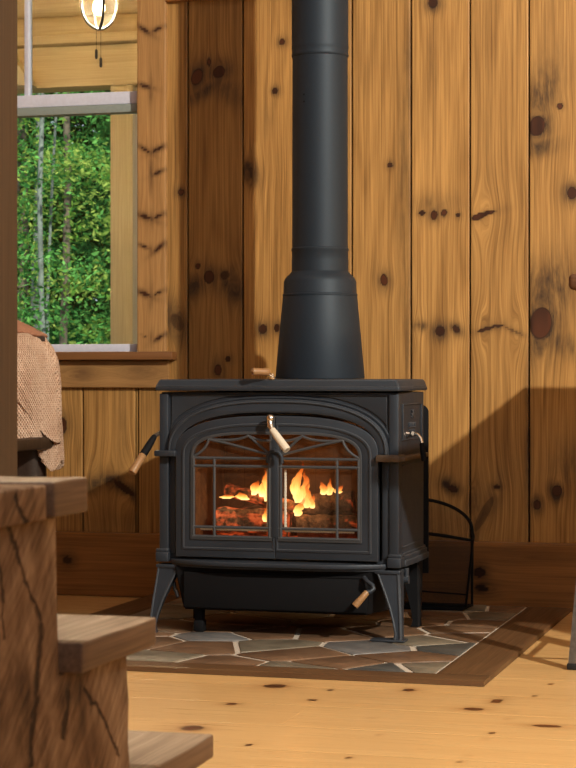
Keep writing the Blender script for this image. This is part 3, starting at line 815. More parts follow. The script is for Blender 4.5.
# side handles
bm = bmesh.new()
tube(bm, [(.378, .10, .615), (.394, .10, .615), (.402, .09, .618)], [.010, .008, .006], 12)
tube(bm, [(.396, .10, .616), (.416, .095, .614), (.427, .09, .602), (.432, .085, .586)], [.006, .0055, .0055, .006], 12)
hd = sp('damper_handle', bm, M['nickel'])
bm = bmesh.new(); tube(bm, [(.431, .086, .588), (.436, .08, .56), (.440, .075, .535)], [.007, .009, .008], 12); sp('damper_grip', bm, M['iron_dark'], hd)
bm = bmesh.new()
tube(bm, [(-.378, .03, .616), (-.384, .0, .616), (-.392, -.035, .604)], [.006, .006, .007], 12)
hd = sp('air_control_rod', bm, M['bronze'])
a = Vector((-.390, -.030, .607)); e = Vector((-.430, -.125, .496))
bm = bmesh.new(); tube(bm, [a+(e-a)*x for x in (0, .05, .25, .52)], [.007, .0095, .0115, .012], 16); sp('air_control_sleeve', bm, M['iron_dark'], hd)
bm = bmesh.new(); tube(bm, [a+(e-a)*x for x in (.51, .53, .7, .97, 1, 1, .98)], [.010, .0118, .0123, .0128, .0115, .006, .005], 16); sp('air_control_grip', bm, M['handle_wood'], hd)
# legs
def leg(s, y, back=False):
    bm = bmesh.new(); t = bmesh.new()
    prof = [(.206, .000, .074, .060), (.196, .000, .070, .058), (.15, .006, .054, .050), (.10, .013, .038, .040), (.055, .018, .028, .031), (.022, .021, .023, .026), (.010, .022, .026, .029), (0, .023, .029, .032)]
    rings = []
    for z, off, w, d in prof:
        xi = .386+off*.7-w if not back else .376+off*.1-w
        xo = xi+w
        y0 = -.022-off*1.7 if not back else y; y1 = y0+d
        sg = 1 if s > 0 else -1
        c = .006
        ps = [(xi, y0), (xo-c, y0), (xo, y0+c), (xo, y1), (xi+c, y1)]
        rings.append([t.verts.new((sg*px, py, z)) for px, py in ps])
    for i in range(len(rings)-1):
        for k in range(5): t.faces.new((rings[i][k], rings[i][(k+1) % 5], rings[i+1][(k+1) % 5], rings[i+1][k]))
    t.faces.new(rings[0]); t.faces.new(rings[-1][::-1])
    bmesh.ops.recalc_face_normals(t, faces=t.faces[:])
    merge(bm, t)
    # raised edge bead down the front
    if not back:
        tube(bm, [(s*(.386+o*.7-.005), -.022-o*1.7-.001, z) for z, o, w, d in prof], .003, 6)
        tube(bm, [(s*(.386+o*.7-w+.004), -.022-o*1.7-.001, z) for z, o, w, d in prof], .0028, 6)
        box(bm, *sorted((s*.310, s*.388)), -.027, .04, .198, .208, .002)
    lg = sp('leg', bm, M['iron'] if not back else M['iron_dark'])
    if not back and s > 0:
        b2 = bmesh.new(); box(b2, .305, .412, -.070, -.018, .0, .006, .002); sp('foot_plate', b2, M['iron'], lg)
        b2 = bmesh.new(); tube(b2, [(.386, .045, .175), (.40, .045, .175)], .012, 14); tube(b2, [(.392, .045, .175), (.392, .045, .21)], .008, 10); sp('leveller', b2, M['iron'], lg)
for s in (-1, 1): leg(s, 0)
for s in (-1, 1): leg(s, .30, True)
# bottom heat shield / ash box
bm = bmesh.new()
t = bmesh.new()
lo = [(-.295, -.03), (.288, -.03), (.335, .20), (.30, .45), (-.30, .45), (-.33, .2)]; hi = [(-.325, -.035), (.300, -.035), (.345, .20), (.31, .46), (-.31, .46), (-.34, .2)]
A = [t.verts.new((x, y, .072)) for x, y in lo]; B = [t.verts.new((x, y, .207)) for x, y in hi]
t.faces.new(A); t.faces.new(B[::-1])
for i in range(6): t.faces.new((A[i], B[i], B[(i+1) % 6], A[(i+1) % 6]))
bmesh.ops.recalc_face_normals(t, faces=t.faces[:]); bmesh.ops.bevel(t, geom=t.edges[:], offset=.004, segments=2, affect='EDGES'); merge(bm, t)
ash = sp('ash_box', bm, M['iron_dark'])
bm = bmesh.new(); box(bm, -.29, .292, -.048, -.03, .080, .190, .004); box(bm, -.10, .28, -.051, -.046, .184, .187, .001); ad = sp('ash_door', bm, M['iron_dark'], ash)
bm = bmesh.new(); tube(bm, [(.285, -.055, .188), (.298, -.07, .178), (.316, -.076, .168), (.320, -.080, .158), (.312, -.086, .150), (.300, -.088, .148)], [.007, .007, .007, .007, .007, .008], 10); hd = sp('ash_door_latch', bm, M['iron'], ash)
bm = bmesh.new(); a = Vector((.303, -.088, .150)); e = Vector((.268, -.105, .108)); tube(bm, [a+(e-a)*x for x in (0, .05, .4, .9, 1, 1)], [.007, .009, .010, .011, .0105, .005], 14); sp('ash_door_grip', bm, M['handle_wood'], ash)
bm = bmesh.new()
box(bm, -.270, -.245, .0, .03, .0, .075, .003); box(bm, -.273, -.241, -.004, .034, .0, .035, .004)
sp('support_foot', bm, M['iron_dark'], ash)
bm = bmesh.new(); tube(bm, [(-.345, .02, .15), (-.338, .01, .128), (-.330, .005, .118), (-.325, .0, .105)], .006, 8); sp('hinge_pin', bm, M['steel'], ash)
# firebox lining
bm = bmesh.new()
box(bm, -.30, -.28, .022, .34, .255, .66); box(bm, .28, .30, .022, .34, .255, .66); box(bm, -.30, .30, .33, .35, .255, .66)
box(bm, -.30, .30, .022, .35, .245, .27); box(bm, -.30, .30, .022, .35, .655, .67)
sp('firebox_lining', bm, M['brick'])

# ---------------------------------------------------------------- fire
def W3(x, y, z): return Vector((SX+x, SY+y, HZ+.002+z))
def log(name, p, q, r, mat, label, seed):
    rr = random.Random(seed); c = (W3(*p)+W3(*q))/2
    bm = bmesh.new(); n = 9; P, Q = W3(*p)-c, W3(*q)-c
    pts = [P+(Q-P)*i/n for i in range(n+1)]
    tube(bm, pts, [r*(.92+.1*rr.random()) for _ in pts], 14)
    for v in bm.verts:
        k = mnoise.noise(v.co*26+Vector((seed*3.1, 0, 0))); v.co += Vector((0, k*.006, k*.007))
    o = obj(name, bm, mat, None, 60, c); return tag(o, label, 'firewood', 'burning logs in the stove')
log('firewood_log', (-.230, .11, .336), (.00, .12, .330), .046, M['ember'], 'glowing red log lying low behind the left stove door', 1)
log('firewood_log', (.035, .11, .324), (.225, .12, .326), .038, M['char'], 'charred log with red embers lying low behind the right stove door', 2)
log('firewood_log', (-.175, .22, .335), (.19, .20, .33), .045, M['char'], 'big charred log lying across the back of the fire', 3)
log('firewood_log', (-.215, .16, .435), (.02, .12, .378), .022, M['ember'], 'thin glowing branch slanting across the left of the fire', 4)
log('firewood_log', (.02, .145, .385), (.20, .15, .40), .036, M['char'], 'blackened log resting on top of the right-hand logs', 5)
bm = bmesh.new(); bmesh.ops.create_grid(bm, x_segments=50, y_segments=24, size=1)
for v in bm.verts:
    x, y = v.co.x*.278, .185+v.co.y*.145
    v.co = W3(x, y, .2775+.0065*mnoise.noise(Vector((x*40, y*40, 1))))
tag(obj('ember_bed', bm, M['ember'], None, 80), 'bed of ash and glowing embers on the stove floor', 'embers', kind='stuff')
def flame(base, h, w, lean, seed, label):
    bm = bmesh.new(); L = bm.verts.layers.float.new('fh'); n, k = 18, 12; c = W3(*base); rings = []
    for i in range(n+1):
        t = i/n
        rad = w*(math.sin(PI*min(1, t*.92+.08))**.75)*(1-t)**.55*1.25+.0003
        cx = lean*t*t+.012*math.sin(t*7+seed)*t*(h/.15); cy = .006*math.sin(t*5+seed*2)
        r = []
        for j in range(k):
            a = 2*PI*j/k
            v = bm.verts.new((cx+rad*math.cos(a)*(1+.25*math.sin(3*a+t*8+seed)), cy+rad*.55*math.sin(a), h*t)); v[L] = t; r.append(v)
        rings.append(r)
    for v in bm.verts:
        q = v.co*38+Vector((seed*5, 0, 0)); v.co.x += mnoise.noise(q)*.010*v[L]**.5+mnoise.noise(q*2.3)*.004
    for i in range(n):
        for j in range(k): bm.faces.new((rings[i][j], rings[i][(j+1) % k], rings[i+1][(j+1) % k], rings[i+1][j]))
    o = obj('flame', bm, M['flame'], None, 80, c); return tag(o, label, 'flame', 'flames in the stove')
FL = [((-.042, .080, .398), .150, .021, .004, 'tallest bright yellow flame rising just left of the door meeting bars'),
      ((-.060, .092, .402), .105, .015, -.012, 'flame leaning left beside the tallest one'),
      ((-.080, .095, .415), .070, .013, .012, 'pointed orange flame in the middle of the left door'),
      ((-.108, .100, .420), .050, .014, .018, 'short orange flame left of the middle of the left door'),
      ((-.135, .085, .405), .026, .020, -.02, 'low ragged flame toward the left end of the fire'),
      ((-.195, .090, .408), .016, .022, .01, 'faint flame low at the far left of the fire'),
      ((-.060, .070, .340), .050, .011, .006, 'small low yellow flame on the glowing log behind the left door'),
      ((-.048, .072, .342), .066, .010, -.004, 'slim low flame next to the left meeting bar'),
      ((.038, .085, .400), .135, .014, .004, 'tall orange flame just right of the door meeting bars'),
      ((.054, .090, .395), .110, .015, .014, 'orange flame leaning right behind the right door'),
      ((.072, .075, .385), .080, .012, .006, 'bright flame at the left edge of the blackened log'),
      ((.085, .080, .383), .050, .012, .010, 'small flame on the left shoulder of the blackened log'),
      ((.044, .070, .360), .060, .013, .020, 'flame spilling low beside the right meeting bar'),
      ((.120, .090, .425), .045, .012, -.008, 'left tongue of the forked flame in the right door'),
      ((.138, .090, .425), .055, .012, .010, 'right tongue of the forked flame in the right door'),
      ((.165, .090, .430), .026, .014, .016, 'lowest flame at the right end of the fire')]
for i, (b, h, w_, ln, lab) in enumerate(FL): flame(b, h, w_, ln, i*1.7+1, lab)

# ---------------------------------------------------------------- stove pipe
pipe = empty('stove_pipe', (PX, PY, .80), 'blue-black stove pipe rising from the stove to the ceiling', 'stove pipe')
bm = bmesh.new(); lathe(bm, [(.1460, .0), (.1470, .004), (.1225, .270), (.1205, .276), (.1195, .318), (.113, .332), (.099, .345), (.0935, .352), (.0935, .39)], n=64)
obj('pipe_adapter', bm, M['pipe'], pipe)
bm = bmesh.new(); lathe(bm, [(.1215, .270), (.1238, .272), (.1238, .277), (.1205, .279)], n=64, cap=False); obj('adapter_seam', bm, M['pipe'], pipe)
bm = bmesh.new(); lathe(bm, [(.0925, .385), (.0925, .417), (.0945, .421), (.0945, .427), (.0918, .430), (.0910, 1.06)], n=64); obj('lower_pipe', bm, M['pipe'], pipe)
bm = bmesh.new(); lathe(bm, [(.0908, 1.055), (.0935, 1.058), (.0942, 1.063), (.0935, 1.068), (.0925, 1.073), (.0935, 1.083), (.0942, 1.088), (.0935, 1.094), (.0935, 3.5)], n=64); obj('upper_pipe', bm, M['pipe'], pipe)
bm = bmesh.new()
for z in (.925, .902):
    tube(bm, [(-.030, -.080, z), (-.031, -.0865, z)], .0032, 8)
obj('pipe_screws', bm, M['iron_dark'], pipe)

# ---------------------------------------------------------------- fire screen leaning by the wall
scr = empty('fire_screen', (-1.42, -.19, HZ), 'arched black mesh fire screen standing behind the stove by the wall', 'fire screen', group=None)
def arc_outline(x0, x1, zb, zs, za, n=28):
    cx, a = (x0+x1)/2, (x1-x0)/2
    return [(x0, zb), (x1, zb)]+[(cx+a*math.cos(PI*i/n), zs+(za-zs)*math.sin(PI*i/n)) for i in range(n+1)]
X0, X1 = -.235, .180
ol = arc_outline(X0, X1, .012, .268, .372)
bm = bmesh.new(); y = .05
tube(bm, [(x, y, z) for x, z in ol+[ol[0]]], .006, 8); obj('arched_frame', bm, M['iron_dark'], scr)
bm = bmesh.new(); plate(bm, [ol], y-.001, y+.001, .0004); obj('arched_mesh', bm, M['mesh'], scr)
wg = [(-.26, .018), (.172, .018), (.196, .238), (.10, .252), (0, .262), (-.28, .262)]
bm = bmesh.new(); y2 = -.02
tube(bm, [(x, y2, z) for x, z in wg+[wg[0]]], .006, 8); tube(bm, [(-.26, y2, .075), (.176, y2, .055)], .003, 6); tube(bm, [(.172, y2, .018), (.175, y2+.03, .012), (.180, .05, .012)], .005, 8)
tube(bm, [(.196, y2, .238), (.19, .02, .25), (.180, .05, .268)], .005, 8); obj('front_frame', bm, M['iron_dark'], scr)
bm = bmesh.new(); plate(bm, [wg], y2-.001, y2+.001, .0004); obj('front_mesh', bm, M['mesh'], scr)
bm = bmesh.new(); box(bm, -.27, .168, -.035, .06, .0, .014, .004); obj('base_bar', bm, M['iron_dark'], scr)

# ---------------------------------------------------------------- staircase
XE = -.948; XS = -.971; XL = -1.95
st = empty('staircase', (XE, -4.2, 0), 'rough timber staircase descending in the left foreground', 'staircase')
def stp(name, bm, mat, ang=38):
    o = obj(name, bm, mat, None, ang); o.parent = st; o.matrix_parent_inverse = Matrix.Translation(-Vector(st.location)); return o
bm = bmesh.new()
poly = [(-5.6, 0), (-3.915, 0), (-3.915, .221), (-4.163, .221), (-4.163, .432), (-4.422, .432), (-4.422, .638), (-4.47, .638), (-5.6, .638)]
def rough_slab(bm, poly, x0, x1):
    t = bmesh.new()
    A = [t.verts.new((x1, a, b)) for a, b in poly]; B = [t.verts.new((x0, a, b)) for a, b in poly]
    t.faces.new(A); t.faces.new(B[::-1]); n = len(poly)
    for i in range(n): t.faces.new((A[i], B[i], B[(i+1) % n], A[(i+1) % n]))
    bmesh.ops.recalc_face_normals(t, faces=t.faces[:])
    for k in range(1, 60):
        y = -5.6+k*.03
        bmesh.ops.bisect_plane(t, geom=t.verts[:]+t.edges[:]+t.faces[:], plane_co=(0, y, 0), plane_no=(0, 1, 0))
    for k in range(1, 24):
        bmesh.ops.bisect_plane(t, geom=t.verts[:]+t.edges[:]+t.faces[:], plane_co=(0, 0, k*.03), plane_no=(0, 0, 1))
    for v in t.verts:
        if v.co.x > x1-.001:
            q = Vector((0, v.co.y*4, v.co.z*3)); v.co.x += -.006+.006*mnoise.noise(q)+.003*mnoise.noise(q*5)
    merge(bm, t)
rough_slab(bm, poly, XS-.16, XS)
stp('stringer', bm, M['rough'], 60)
bm = bmesh.new(); rough_slab(bm, [(y, z) for y, z in poly], XL+.03, XL+.19); stp('stringer', bm, M['rough'], 60)
M['tread_shaded'] = wood_mat('tread_shaded_faces', (.165, .098, .055), (.075, .040, .021), axis='y', contrast=1.1, rough=.65, fine=110)  # darker copy of the tread wood; shade on ends and backs painted in
M['tread_under'] = M['tread_shaded']
def tread(y0, y1, z0, z1, name='tread', mat=None, xe=XE):
    bm = bmesh.new(); box(bm, XL, xe, y0, y1, z0, z1, .0035)
    bmesh.ops.subdivide_edges(bm, edges=[e for e in bm.edges if e.calc_length() > .1], cuts=10, use_grid_fill=True)
    for v in bm.verts:
        v.co += Vector((mnoise.noise(v.co*9)*.002, mnoise.noise(v.co*9+Vector((5, 0, 0)))*.003, mnoise.noise(v.co*9+Vector((0, 5, 0)))*.002))
    bm.normal_update()
    for f in bm.faces: f.material_index = 0 if (mat or f.normal.z > .7) else 1
    return stp(name, bm, [mat] if mat else [M['tread'], M['tread_shaded']], 50)
tread(-4.412, -4.130, .434, .474); tread(-4.16, -3.866, .223, .260); tread(-4.505, -4.387, .641, .686)
tread(-5.6, -4.515, .639, .683, 'landing_slab', M['rough'], XS+.018)
# timber post behind the stair
bm = bmesh.new(); box(bm, -.11, .11, -.11, .11, 0, RZ, .008)
o = obj('timber_post', bm, M['post'], None, 38, (-1.61, -3.465, 0)); tag(o, 'dark square timber post at the left edge behind the stairs', 'post')

# ---------------------------------------------------------------- armchair with throw
ch = empty('armchair', (-2.93, -.66, 0), 'wooden armchair by the window, mostly hidden under a knitted throw', 'armchair')
bm = bmesh.new(); box(bm, -.27, .27, .12, .22, .40, .97, .05, seg=4); obj('backrest', bm, M['leather'], ch)
bm = bmesh.new(); box(bm, -.28, .28, -.32, .16, .30, .44, .045, seg=4); obj('seat', bm, M['leather'], ch)
for s in (-1, 1):
    bm = bmesh.new(); box(bm, *sorted((s*.24, s*.31)), -.34, .20, .56, .60, .012); box(bm, *sorted((s*.255, s*.295)), -.33, -.28, .43, .57, .006); obj('armrest', bm, M['post'], ch)
    for y in (-.30, .17):
        bm = bmesh.new(); tube(bm, [(s*.265, y, .44), (s*.27, y, .2), (s*.275, y, 0)], [.026, .024, .018], 12); obj('leg', bm, M['tread'], ch)
# throw: shell hanging over the right half of the chair
def throw_shell(zt, prof, cx, cy, dep, hem, thick=.012, u0=-.35, folds=1.0, seed=0):
    """prof: (z, half width right of cx). horizontal sections are rounded slabs wrapped front to back."""
    bm = bmesh.new(); La = bm.verts.layers.float.new('wa'); Lb = bm.verts.layers.float.new('wb')
    n, k = 110, 90; rows = []
    for i in range(n+1):
        t = i/n; r = []
        for j in range(k+1):
            s = j/k
            zlow = hem(s); z = zt+(zlow-zt)*t
            w = 0
            for (z1, w1), (z2, w2) in zip(prof[:-1], prof[1:]):
                if z2 <= z <= z1: w = w1+(w2-w1)*(z1-z)/(z1-z2); break
            else: w = prof[0][1] if z > prof[0][0] else prof[-1][1]
            d = dep*(min(1, (zt-z+.002)/.10)**.5)
            a = -PI/2-1.0+(PI+1.0)*s            # from far left of the front, round the right end, to the back
            if a < -PI/2: x = cx-(-PI/2-a)*.30; y = cy-d
            else: x = cx+w*max(0, math.cos(a))**.6; y = cy+d*math.copysign(abs(math.sin(a))**.6, math.sin(a))
            f = folds*(.012*math.sin(s*17+t*2+seed)*t+.004*math.sin(s*41+t*3))
            q = (s*1.1, z)
            wv = .0028*max(math.sin((s*1.5*.8+z)*105), math.sin((s*1.5*.8-z)*105))*(.4+.6*abs(math.sin(s*11+z*5)))
            nx, ny = math.cos(a), math.sin(a)
            if a < -PI/2: nx, ny = 0, -1
            v = bm.verts.new((x+nx*(f+wv), y+ny*(f+wv), z)); v[La] = s*.8; v[Lb] = z; r.append(v)
        rows.append(r)
    for i in range(n):
        for j in range(k): bm.faces.new((rows[i][j], rows[i][j+1], rows[i+1][j+1], rows[i+1][j]))
    return bm
prof = [(1.010, .03), (1.0, .075), (.975, .13), (.945, .185), (.90, .218), (.86, .236), (.80, .244), (.70, .248), (.40, .252)]
cxw = -2.866
th = empty('throw_blanket', (cxw, -.49, .50), 'tan and coral cable-knit throw draped over the armchair by the window', 'blanket')
def thp(name, bm, mat):
    o = obj(name, bm, mat, None, 80); o.parent = th; o.matrix_parent_inverse = Matrix.Translation(-Vector(th.location))
    sm = o.modifiers.new('solid', 'SOLIDIFY'); sm.thickness = .012; sm.offset = -1; return o
def hem1(s): return .60-.10*sstep(.36, .52, s)+.018*math.sin(s*30)
def hem2(s): return .80-.22*sstep(.18, .60, s)
thp('knit_panel', throw_shell(1.006, prof, cxw, -.49, .085, hem1, seed=0), M['throw'])
prof2 = [(z+.004, w+.012) for z, w in prof]
thp('folded_flap', throw_shell(1.012, prof2, cxw-.012, -.492, .103, hem2, seed=2), M['throw'])
prof3 = [(z+.008, w+.020) for z, w in prof]
thp('plain_border', throw_shell(1.017, prof3, cxw-.012, -.493, .110, lambda s: .955+.012*math.sin(s*6), folds=.3, seed=1), M['throw_plain'])

# ---------------------------------------------------------------- pub table and stool at the right edge
tb = empty('pub_table', (-.265, -1.0625, 0), 'tall dark wooden table whose rounded corner enters at the right edge', 'table')
bm = bmesh.new(); box(bm, -.44, .84, -.5875, .5875, 1.036, 1.078, .013, seg=4); obj('tabletop', bm, M['table'], tb)
for x in (.30, .66):
    for y in (-.48, .48):
        bm = bmesh.new(); box(bm, x-.04, x+.04, y-.04, y+.04, 0, 1.037, .006); obj('leg', bm, M['table'], tb)
bm = bmesh.new(); box(bm, .27, .69, -.50, .50, .93, 1.037, .004); obj('apron', bm, M['table'], tb)
sx, sy = -.545, -1.13
sl = empty('bar_stool', (sx, sy, 0), 'grey metal bar stool at the right edge with only one leg in view', 'stool')
for a in (-1, 1):
    for b in (-1, 1):
        bm = bmesh.new(); t = bmesh.new(); rings = []
        for z, o, w in ((.0, .19, .013), (.02, .189, .014), (.20, .172, .016), (.45, .148, .019), (.66, .128, .022)):
            cx, cy = a*o, b*o
            rings.append([t.verts.new((cx+dx*w, cy+dy*w, z)) for dx, dy in ((-1, -1), (.2, -1), (1, -.2), (1, 1), (-.2, 1), (-1, .2))])
        for i in range(4):
            for k in range(6): t.faces.new((rings[i][k], rings[i][(k+1) % 6], rings[i+1][(k+1) % 6], rings[i+1][k]))
        t.faces.new(rings[0]); t.faces.new(rings[-1]); merge(bm, t)
        lg = obj('leg', bm, M['steel'], sl)
        bm = bmesh.new(); box(bm, a*.19-.017, a*.19+.017, b*.19-.017, b*.19+.017, 0, .018, .004); obj('foot_cap', bm, M['rubber'], lg)
bm = bmesh.new()
for a in (-1, 1):
    tube(bm, [(a*.174, -.174, .18), (a*.174, .174, .18)], .008, 8); tube(bm, [(-.174, a*.174, .18), (.174, a*.174, .18)], .008, 8)
obj('foot_ring', bm, M['steel'], sl)
bm = bmesh.new(); box(bm, -.165, .165, -.165, .165, .655, .685, .014, seg=3); obj('seat', bm, M['steel'], sl)

# ---------------------------------------------------------------- porch outside the window
bm = bmesh.new(); box(bm, -6.5, 3.4, .10, 2.75, -.25, -.12); struct('porch_floor', bm, M['porch'])
pf = empty('timber_porch', (-3.50, 2.5, -.12), 'pale timber porch post and beam outside the window', 'porch')
def pp(name, bm, mat):
    o = obj(name, bm, mat, None); o.parent = pf; o.matrix_parent_inverse = Matrix.Translation(-Vector(pf.location)); return o
bm = bmesh.new(); box(bm, -3.561, -3.44, 2.46, 2.58, -.12, 2.256, .006); pp('post', bm, M['porch_post'])
bm = bmesh.new(); box(bm, -6.5, 2.0, 2.45, 2.62, 2.256, 2.462, .006); pp('beam', bm, M['porch'])
bm = bmesh.new(); box(bm, -6.5, 2.0, 2.40, 2.66, 2.466, 2.512, .008); pp('beam_cap', bm, M['porch'])
for z in (2.566, 2.686, 2.804):
    bm = bmesh.new(); tube(bm, [(-6.5+i*.5, 2.55, z+.003*math.sin(i*1.7)) for i in range(18)], .062, 20); pp('wall_log', bm, M['porch'])
bm = bmesh.new(); prism(bm, [(-4.02, 2.26), (-3.94, 2.26), (-4.16, 2.56), (-4.24, 2.56)], 2.36, 2.44, 'y', .004); pp('knee_brace', bm, M['porch_post'])
bm = bmesh.new(); box(bm, -6.5, 3.4, .10, 2.75, 2.875, 2.95); struct('porch_ceiling', bm, M['porch'])
lx, ly, lz = -3.205, 1.4, 2.455
lm = empty('porch_light', (lx, ly, lz), 'lit glass globe porch light in a dark metal cage with two pull chains', 'lamp')
bm = bmesh.new(); lathe(bm, [(.008, -.106), (.040, -.095), (.066, -.070), (.083, -.030), (.088, .01), (.080, .06), (.055, .10), (.045, .115)], n=32, cap=False); obj('glass_globe', bm, M['globe'], lm)
bm = bmesh.new(); lathe(bm, [(.004, -.052), (.020, -.046), (.029, -.026), (.027, -.004), (.016, .022), (.013, .05)], n=20); obj('bulb', bm, M['bulb'], lm)
for k in range(2):
    bm = bmesh.new(); a = TH+.35+PI/2*k
    pts = []
    for i in range(25):
        t = -PI/2-1.75+3.5*i/24; r = .082*math.cos(t+PI/2-PI/2) if False else .080*math.sin(t+PI/2)
        pts.append((r*math.cos(a), r*math.sin(a), -.112*math.cos(t+PI/2)+.0))
    tube(bm, pts, .0065, 8); obj('cage_strap', bm, M['cage'], lm)
bm = bmesh.new(); lathe(bm, [(.020, .05), (.052, .075), (.056, .115), (.03, .135), (.010, .15), (.010, .415)], n=24); obj('socket_and_stem', bm, M['cage'], lm)
for dx, dz in ((-.010, -.225), (.010, -.262)):
    bm = bmesh.new(); x, y = dx*CS, dx*SN-.004
    tube(bm, [(x, y, -.085), (x, y, dz+.02)], .0012, 6); lk = obj('pull_chain', bm, M['cage'], lm)
    bm = bmesh.new(); lathe(bm, [(.003, .024), (.0065, .018), (.0068, -.014), (.004, -.02)], (x, y, dz), 12); obj('chain_fob', bm, M['cage'], lk)

# ---------------------------------------------------------------- woods
bm = bmesh.new(); bmesh.ops.create_grid(bm, x_segments=60, y_segments=60, size=1)
for v in bm.verts:
    x, y = -7+v.co.x*20, 22.5+v.co.y*19.8
    v.co = Vector((x, y, -.35+.25*mnoise.noise(Vector((x*.3, y*.3, 0)))+max(0, y-10)*.05))
struct('ground', bm, M['soil'])
def gz(x, y): return -.35+.25*mnoise.noise(Vector((x*.3, y*.3, 0)))+max(0, y-10)*.05
def tree(x, y, h, r, bark, leafm, label, n, spread, zlo, seed, lean=0.0, group='trees outside the window', size=.055):
    rr = random.Random(seed); z0 = gz(x, y)-.05
    t = empty('forest_tree', (x, y, z0), label, 'tree', 0, group)
    bm = bmesh.new(); pts = [(lean*(i/8)*h*.1+.03*math.sin(i*1.3+seed), .03*math.cos(i+seed), h*i/8) for i in range(9)]
    tube(bm, pts, [r*(1-.07*i) for i in range(9)], 10); obj('trunk', bm, bark, t)
    bm = bmesh.new()
    cl = [(rr.uniform(-1, 1)*spread, rr.uniform(-1, 1)*spread*.8, rr.uniform(zlo, h)) for _ in range(max(10, n//110))]
    for _ in range(n):
        c = rr.choice(cl); p = Vector(c)+Vector((rr.gauss(0, .20), rr.gauss(0, .20), rr.gauss(0, .09)))
        if p.z < .05: p.z = .05+rr.random()*.3
        s = size*rr.uniform(.6, 1.4)
        d = Vector((rr.gauss(0, 1), rr.gauss(0, 1), rr.gauss(0, .6)-.3)).normalized(); q = d.cross(Vector((rr.gauss(0, 1), rr.gauss(0, 1), rr.gauss(0, 1)))).normalized()
        bm.faces.new([bm.verts.new(p), bm.verts.new(p+d*s+q*s*.42), bm.verts.new(p+d*s*2), bm.verts.new(p+d*s-q*s*.42)])
    obj('foliage', bm, leafm, t)
TR = [(-6.68, 9.0, 7.5, .028, 'birch', 'leaf', 'slender pale birch standing nearest the window at left', 2200, 1.0, .6, 1, -.06),
      (-7.32, 10.6, 7.5, .018, 'birch', 'leaf_y', 'thin pale trunked sapling with yellow-green leaves beside the post', 2000, .9, 2.0, 2, .1),
      (-8.9, 14.0, 9, .06, 'birch', 'leaf', 'pale trunk standing further back between the saplings', 3500, 1.6, .4, 3, .0),
      (-8.25, 13.2, 8.5, .05, 'bark', 'leaf_y', 'brown trunked tree with sunlit leaves near the porch post', 3200, 1.4, .8, 4, .05),
      (-10.2, 16.5, 10, .09, 'bark', 'leaf_d', 'dark tree deep in the woods left of centre', 6000, 2.2, .1, 5, 0),
      (-8.6, 18.0, 10, .09, 'bark', 'leaf_d', 'dark tree deep in the woods behind the porch post', 6000, 2.2, .1, 6, 0),
      (-11.8, 20.0, 10, .10, 'bark', 'leaf', 'tall leafy tree at the back of the woods', 6500, 2.6, .1, 7, 0),
      (-7.9, 10.2, 3.2, .025, 'bark', 'leaf', 'low bright shrub under the birch', 1800, .9, .1, 9, 0)]
for (x, y, h, r, b, l, lab, n, sp_, zl, sd_, ln) in TR: tree(x, y, h, r, M[b], M[l], lab, n*3, sp_, zl, sd_, ln, size=.030 if y < 12 else .040)
bm = bmesh.new(); rr = random.Random(11)
for _ in range(26000):
    p = Vector((rr.uniform(-19, -4), rr.uniform(22, 25), 0)); p.z = gz(p.x, p.y)+rr.random()**1.1*8.0; s = rr.uniform(.14, .30)
    d = Vector((rr.gauss(0, 1), rr.gauss(0, .6), rr.gauss(0, .8))).normalized(); q = d.cross(Vector((rr.gauss(0, 1), rr.gauss(0, 1), rr.gauss(0, 1)))).normalized()
    bm.faces.new([bm.verts.new(p), bm.verts.new(p+d*s+q*s*.45), bm.verts.new(p+d*s*2), bm.verts.new(p+d*s-q*s*.45)])
tag(obj('distant_foliage', bm, M['leaf_d']), 'dense dark green foliage closing the view through the window', 'foliage', kind='stuff')

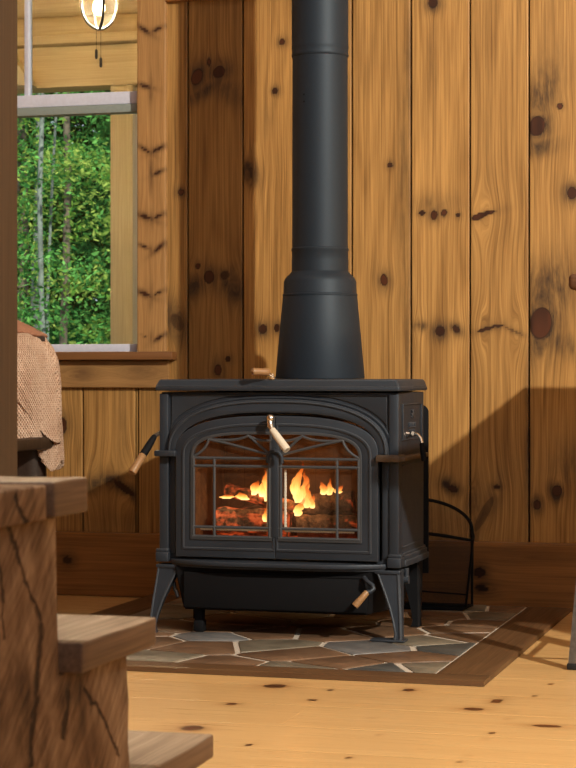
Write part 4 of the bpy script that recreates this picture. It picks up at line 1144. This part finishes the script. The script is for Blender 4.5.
# ---------------------------------------------------------------- light
def lamp(name, typ, loc, energy, col, **kw):
    l = bpy.data.lights.new(name, typ); l.energy = energy; l.color = col
    for k, v in kw.items(): setattr(l, k, v)
    o = bpy.data.objects.new(name, l); COL.objects.link(o); o.location = loc; return o
def aim(o, tgt): o.rotation_euler = (Vector(tgt)-Vector(o.location)).to_track_quat('-Z', 'Y').to_euler()
k = lamp('ceiling_spot', 'SPOT', (2.9, -5.0, 3.95), 2350, (1, .88, .72), shadow_soft_size=.07, spot_size=math.radians(75), spot_blend=.6)
aim(k, (-1.2, -.3, 1.15))
f = lamp('rear_fill', 'AREA', (1.8, -7.6, 2.6), 46, (.86, .92, 1.0), shape='RECTANGLE', size=2.2, size_y=1.5); aim(f, (-1.4, -.5, .8))  # added soft fill from behind the camera; no window is built there
f2 = lamp('overhead_fill', 'AREA', (-.8, -4.0, 4.2), 52, (1, .90, .78), shape='RECTANGLE', size=4.5, size_y=5); aim(f2, (-.8, -4.0, 0))  # added area fill standing in for light bounced off the ceiling
st_l = lamp('stair_fill', 'SPOT', (-1.5, -4.4, 4.0), 420, (1, .95, .86), shadow_soft_size=.10, spot_size=math.radians(34), spot_blend=.8); aim(st_l, (-1.1, -4.2, .4))  # added unseen spot that brightens the tread tops
lamp('side_fill', 'POINT', (2.6, -1.0, 1.6), 110, (1, .78, .50), shadow_soft_size=.12)  # added unseen fill that lifts the shadowed right part of the wall
lamp('firelight', 'POINT', tuple(W3(-.02, .09, .46)), 1.1, (1, .45, .14), shadow_soft_size=.05)
lamp('porch_bulb', 'POINT', (lx, ly, lz-.015), 270, (1, .85, .60), shadow_soft_size=.036)
sun = lamp('sun', 'SUN', (0, 0, 20), 7.5, (1, .95, .82), angle=.01); sun.rotation_euler = Vector((-.35, .62, -.72)).to_track_quat('-Z', 'Y').to_euler()
w = bpy.data.worlds.new('sky'); S.world = w; w.use_nodes = True
nt = w.node_tree; bg = nt.nodes['Background']; bg.inputs[0].default_value = (.75, .88, 1.0, 1); bg.inputs[1].default_value = .9
S.view_settings.view_transform = 'Standard'; S.view_settings.look = 'None'; S.view_settings.exposure = 0; S.view_settings.gamma = 1
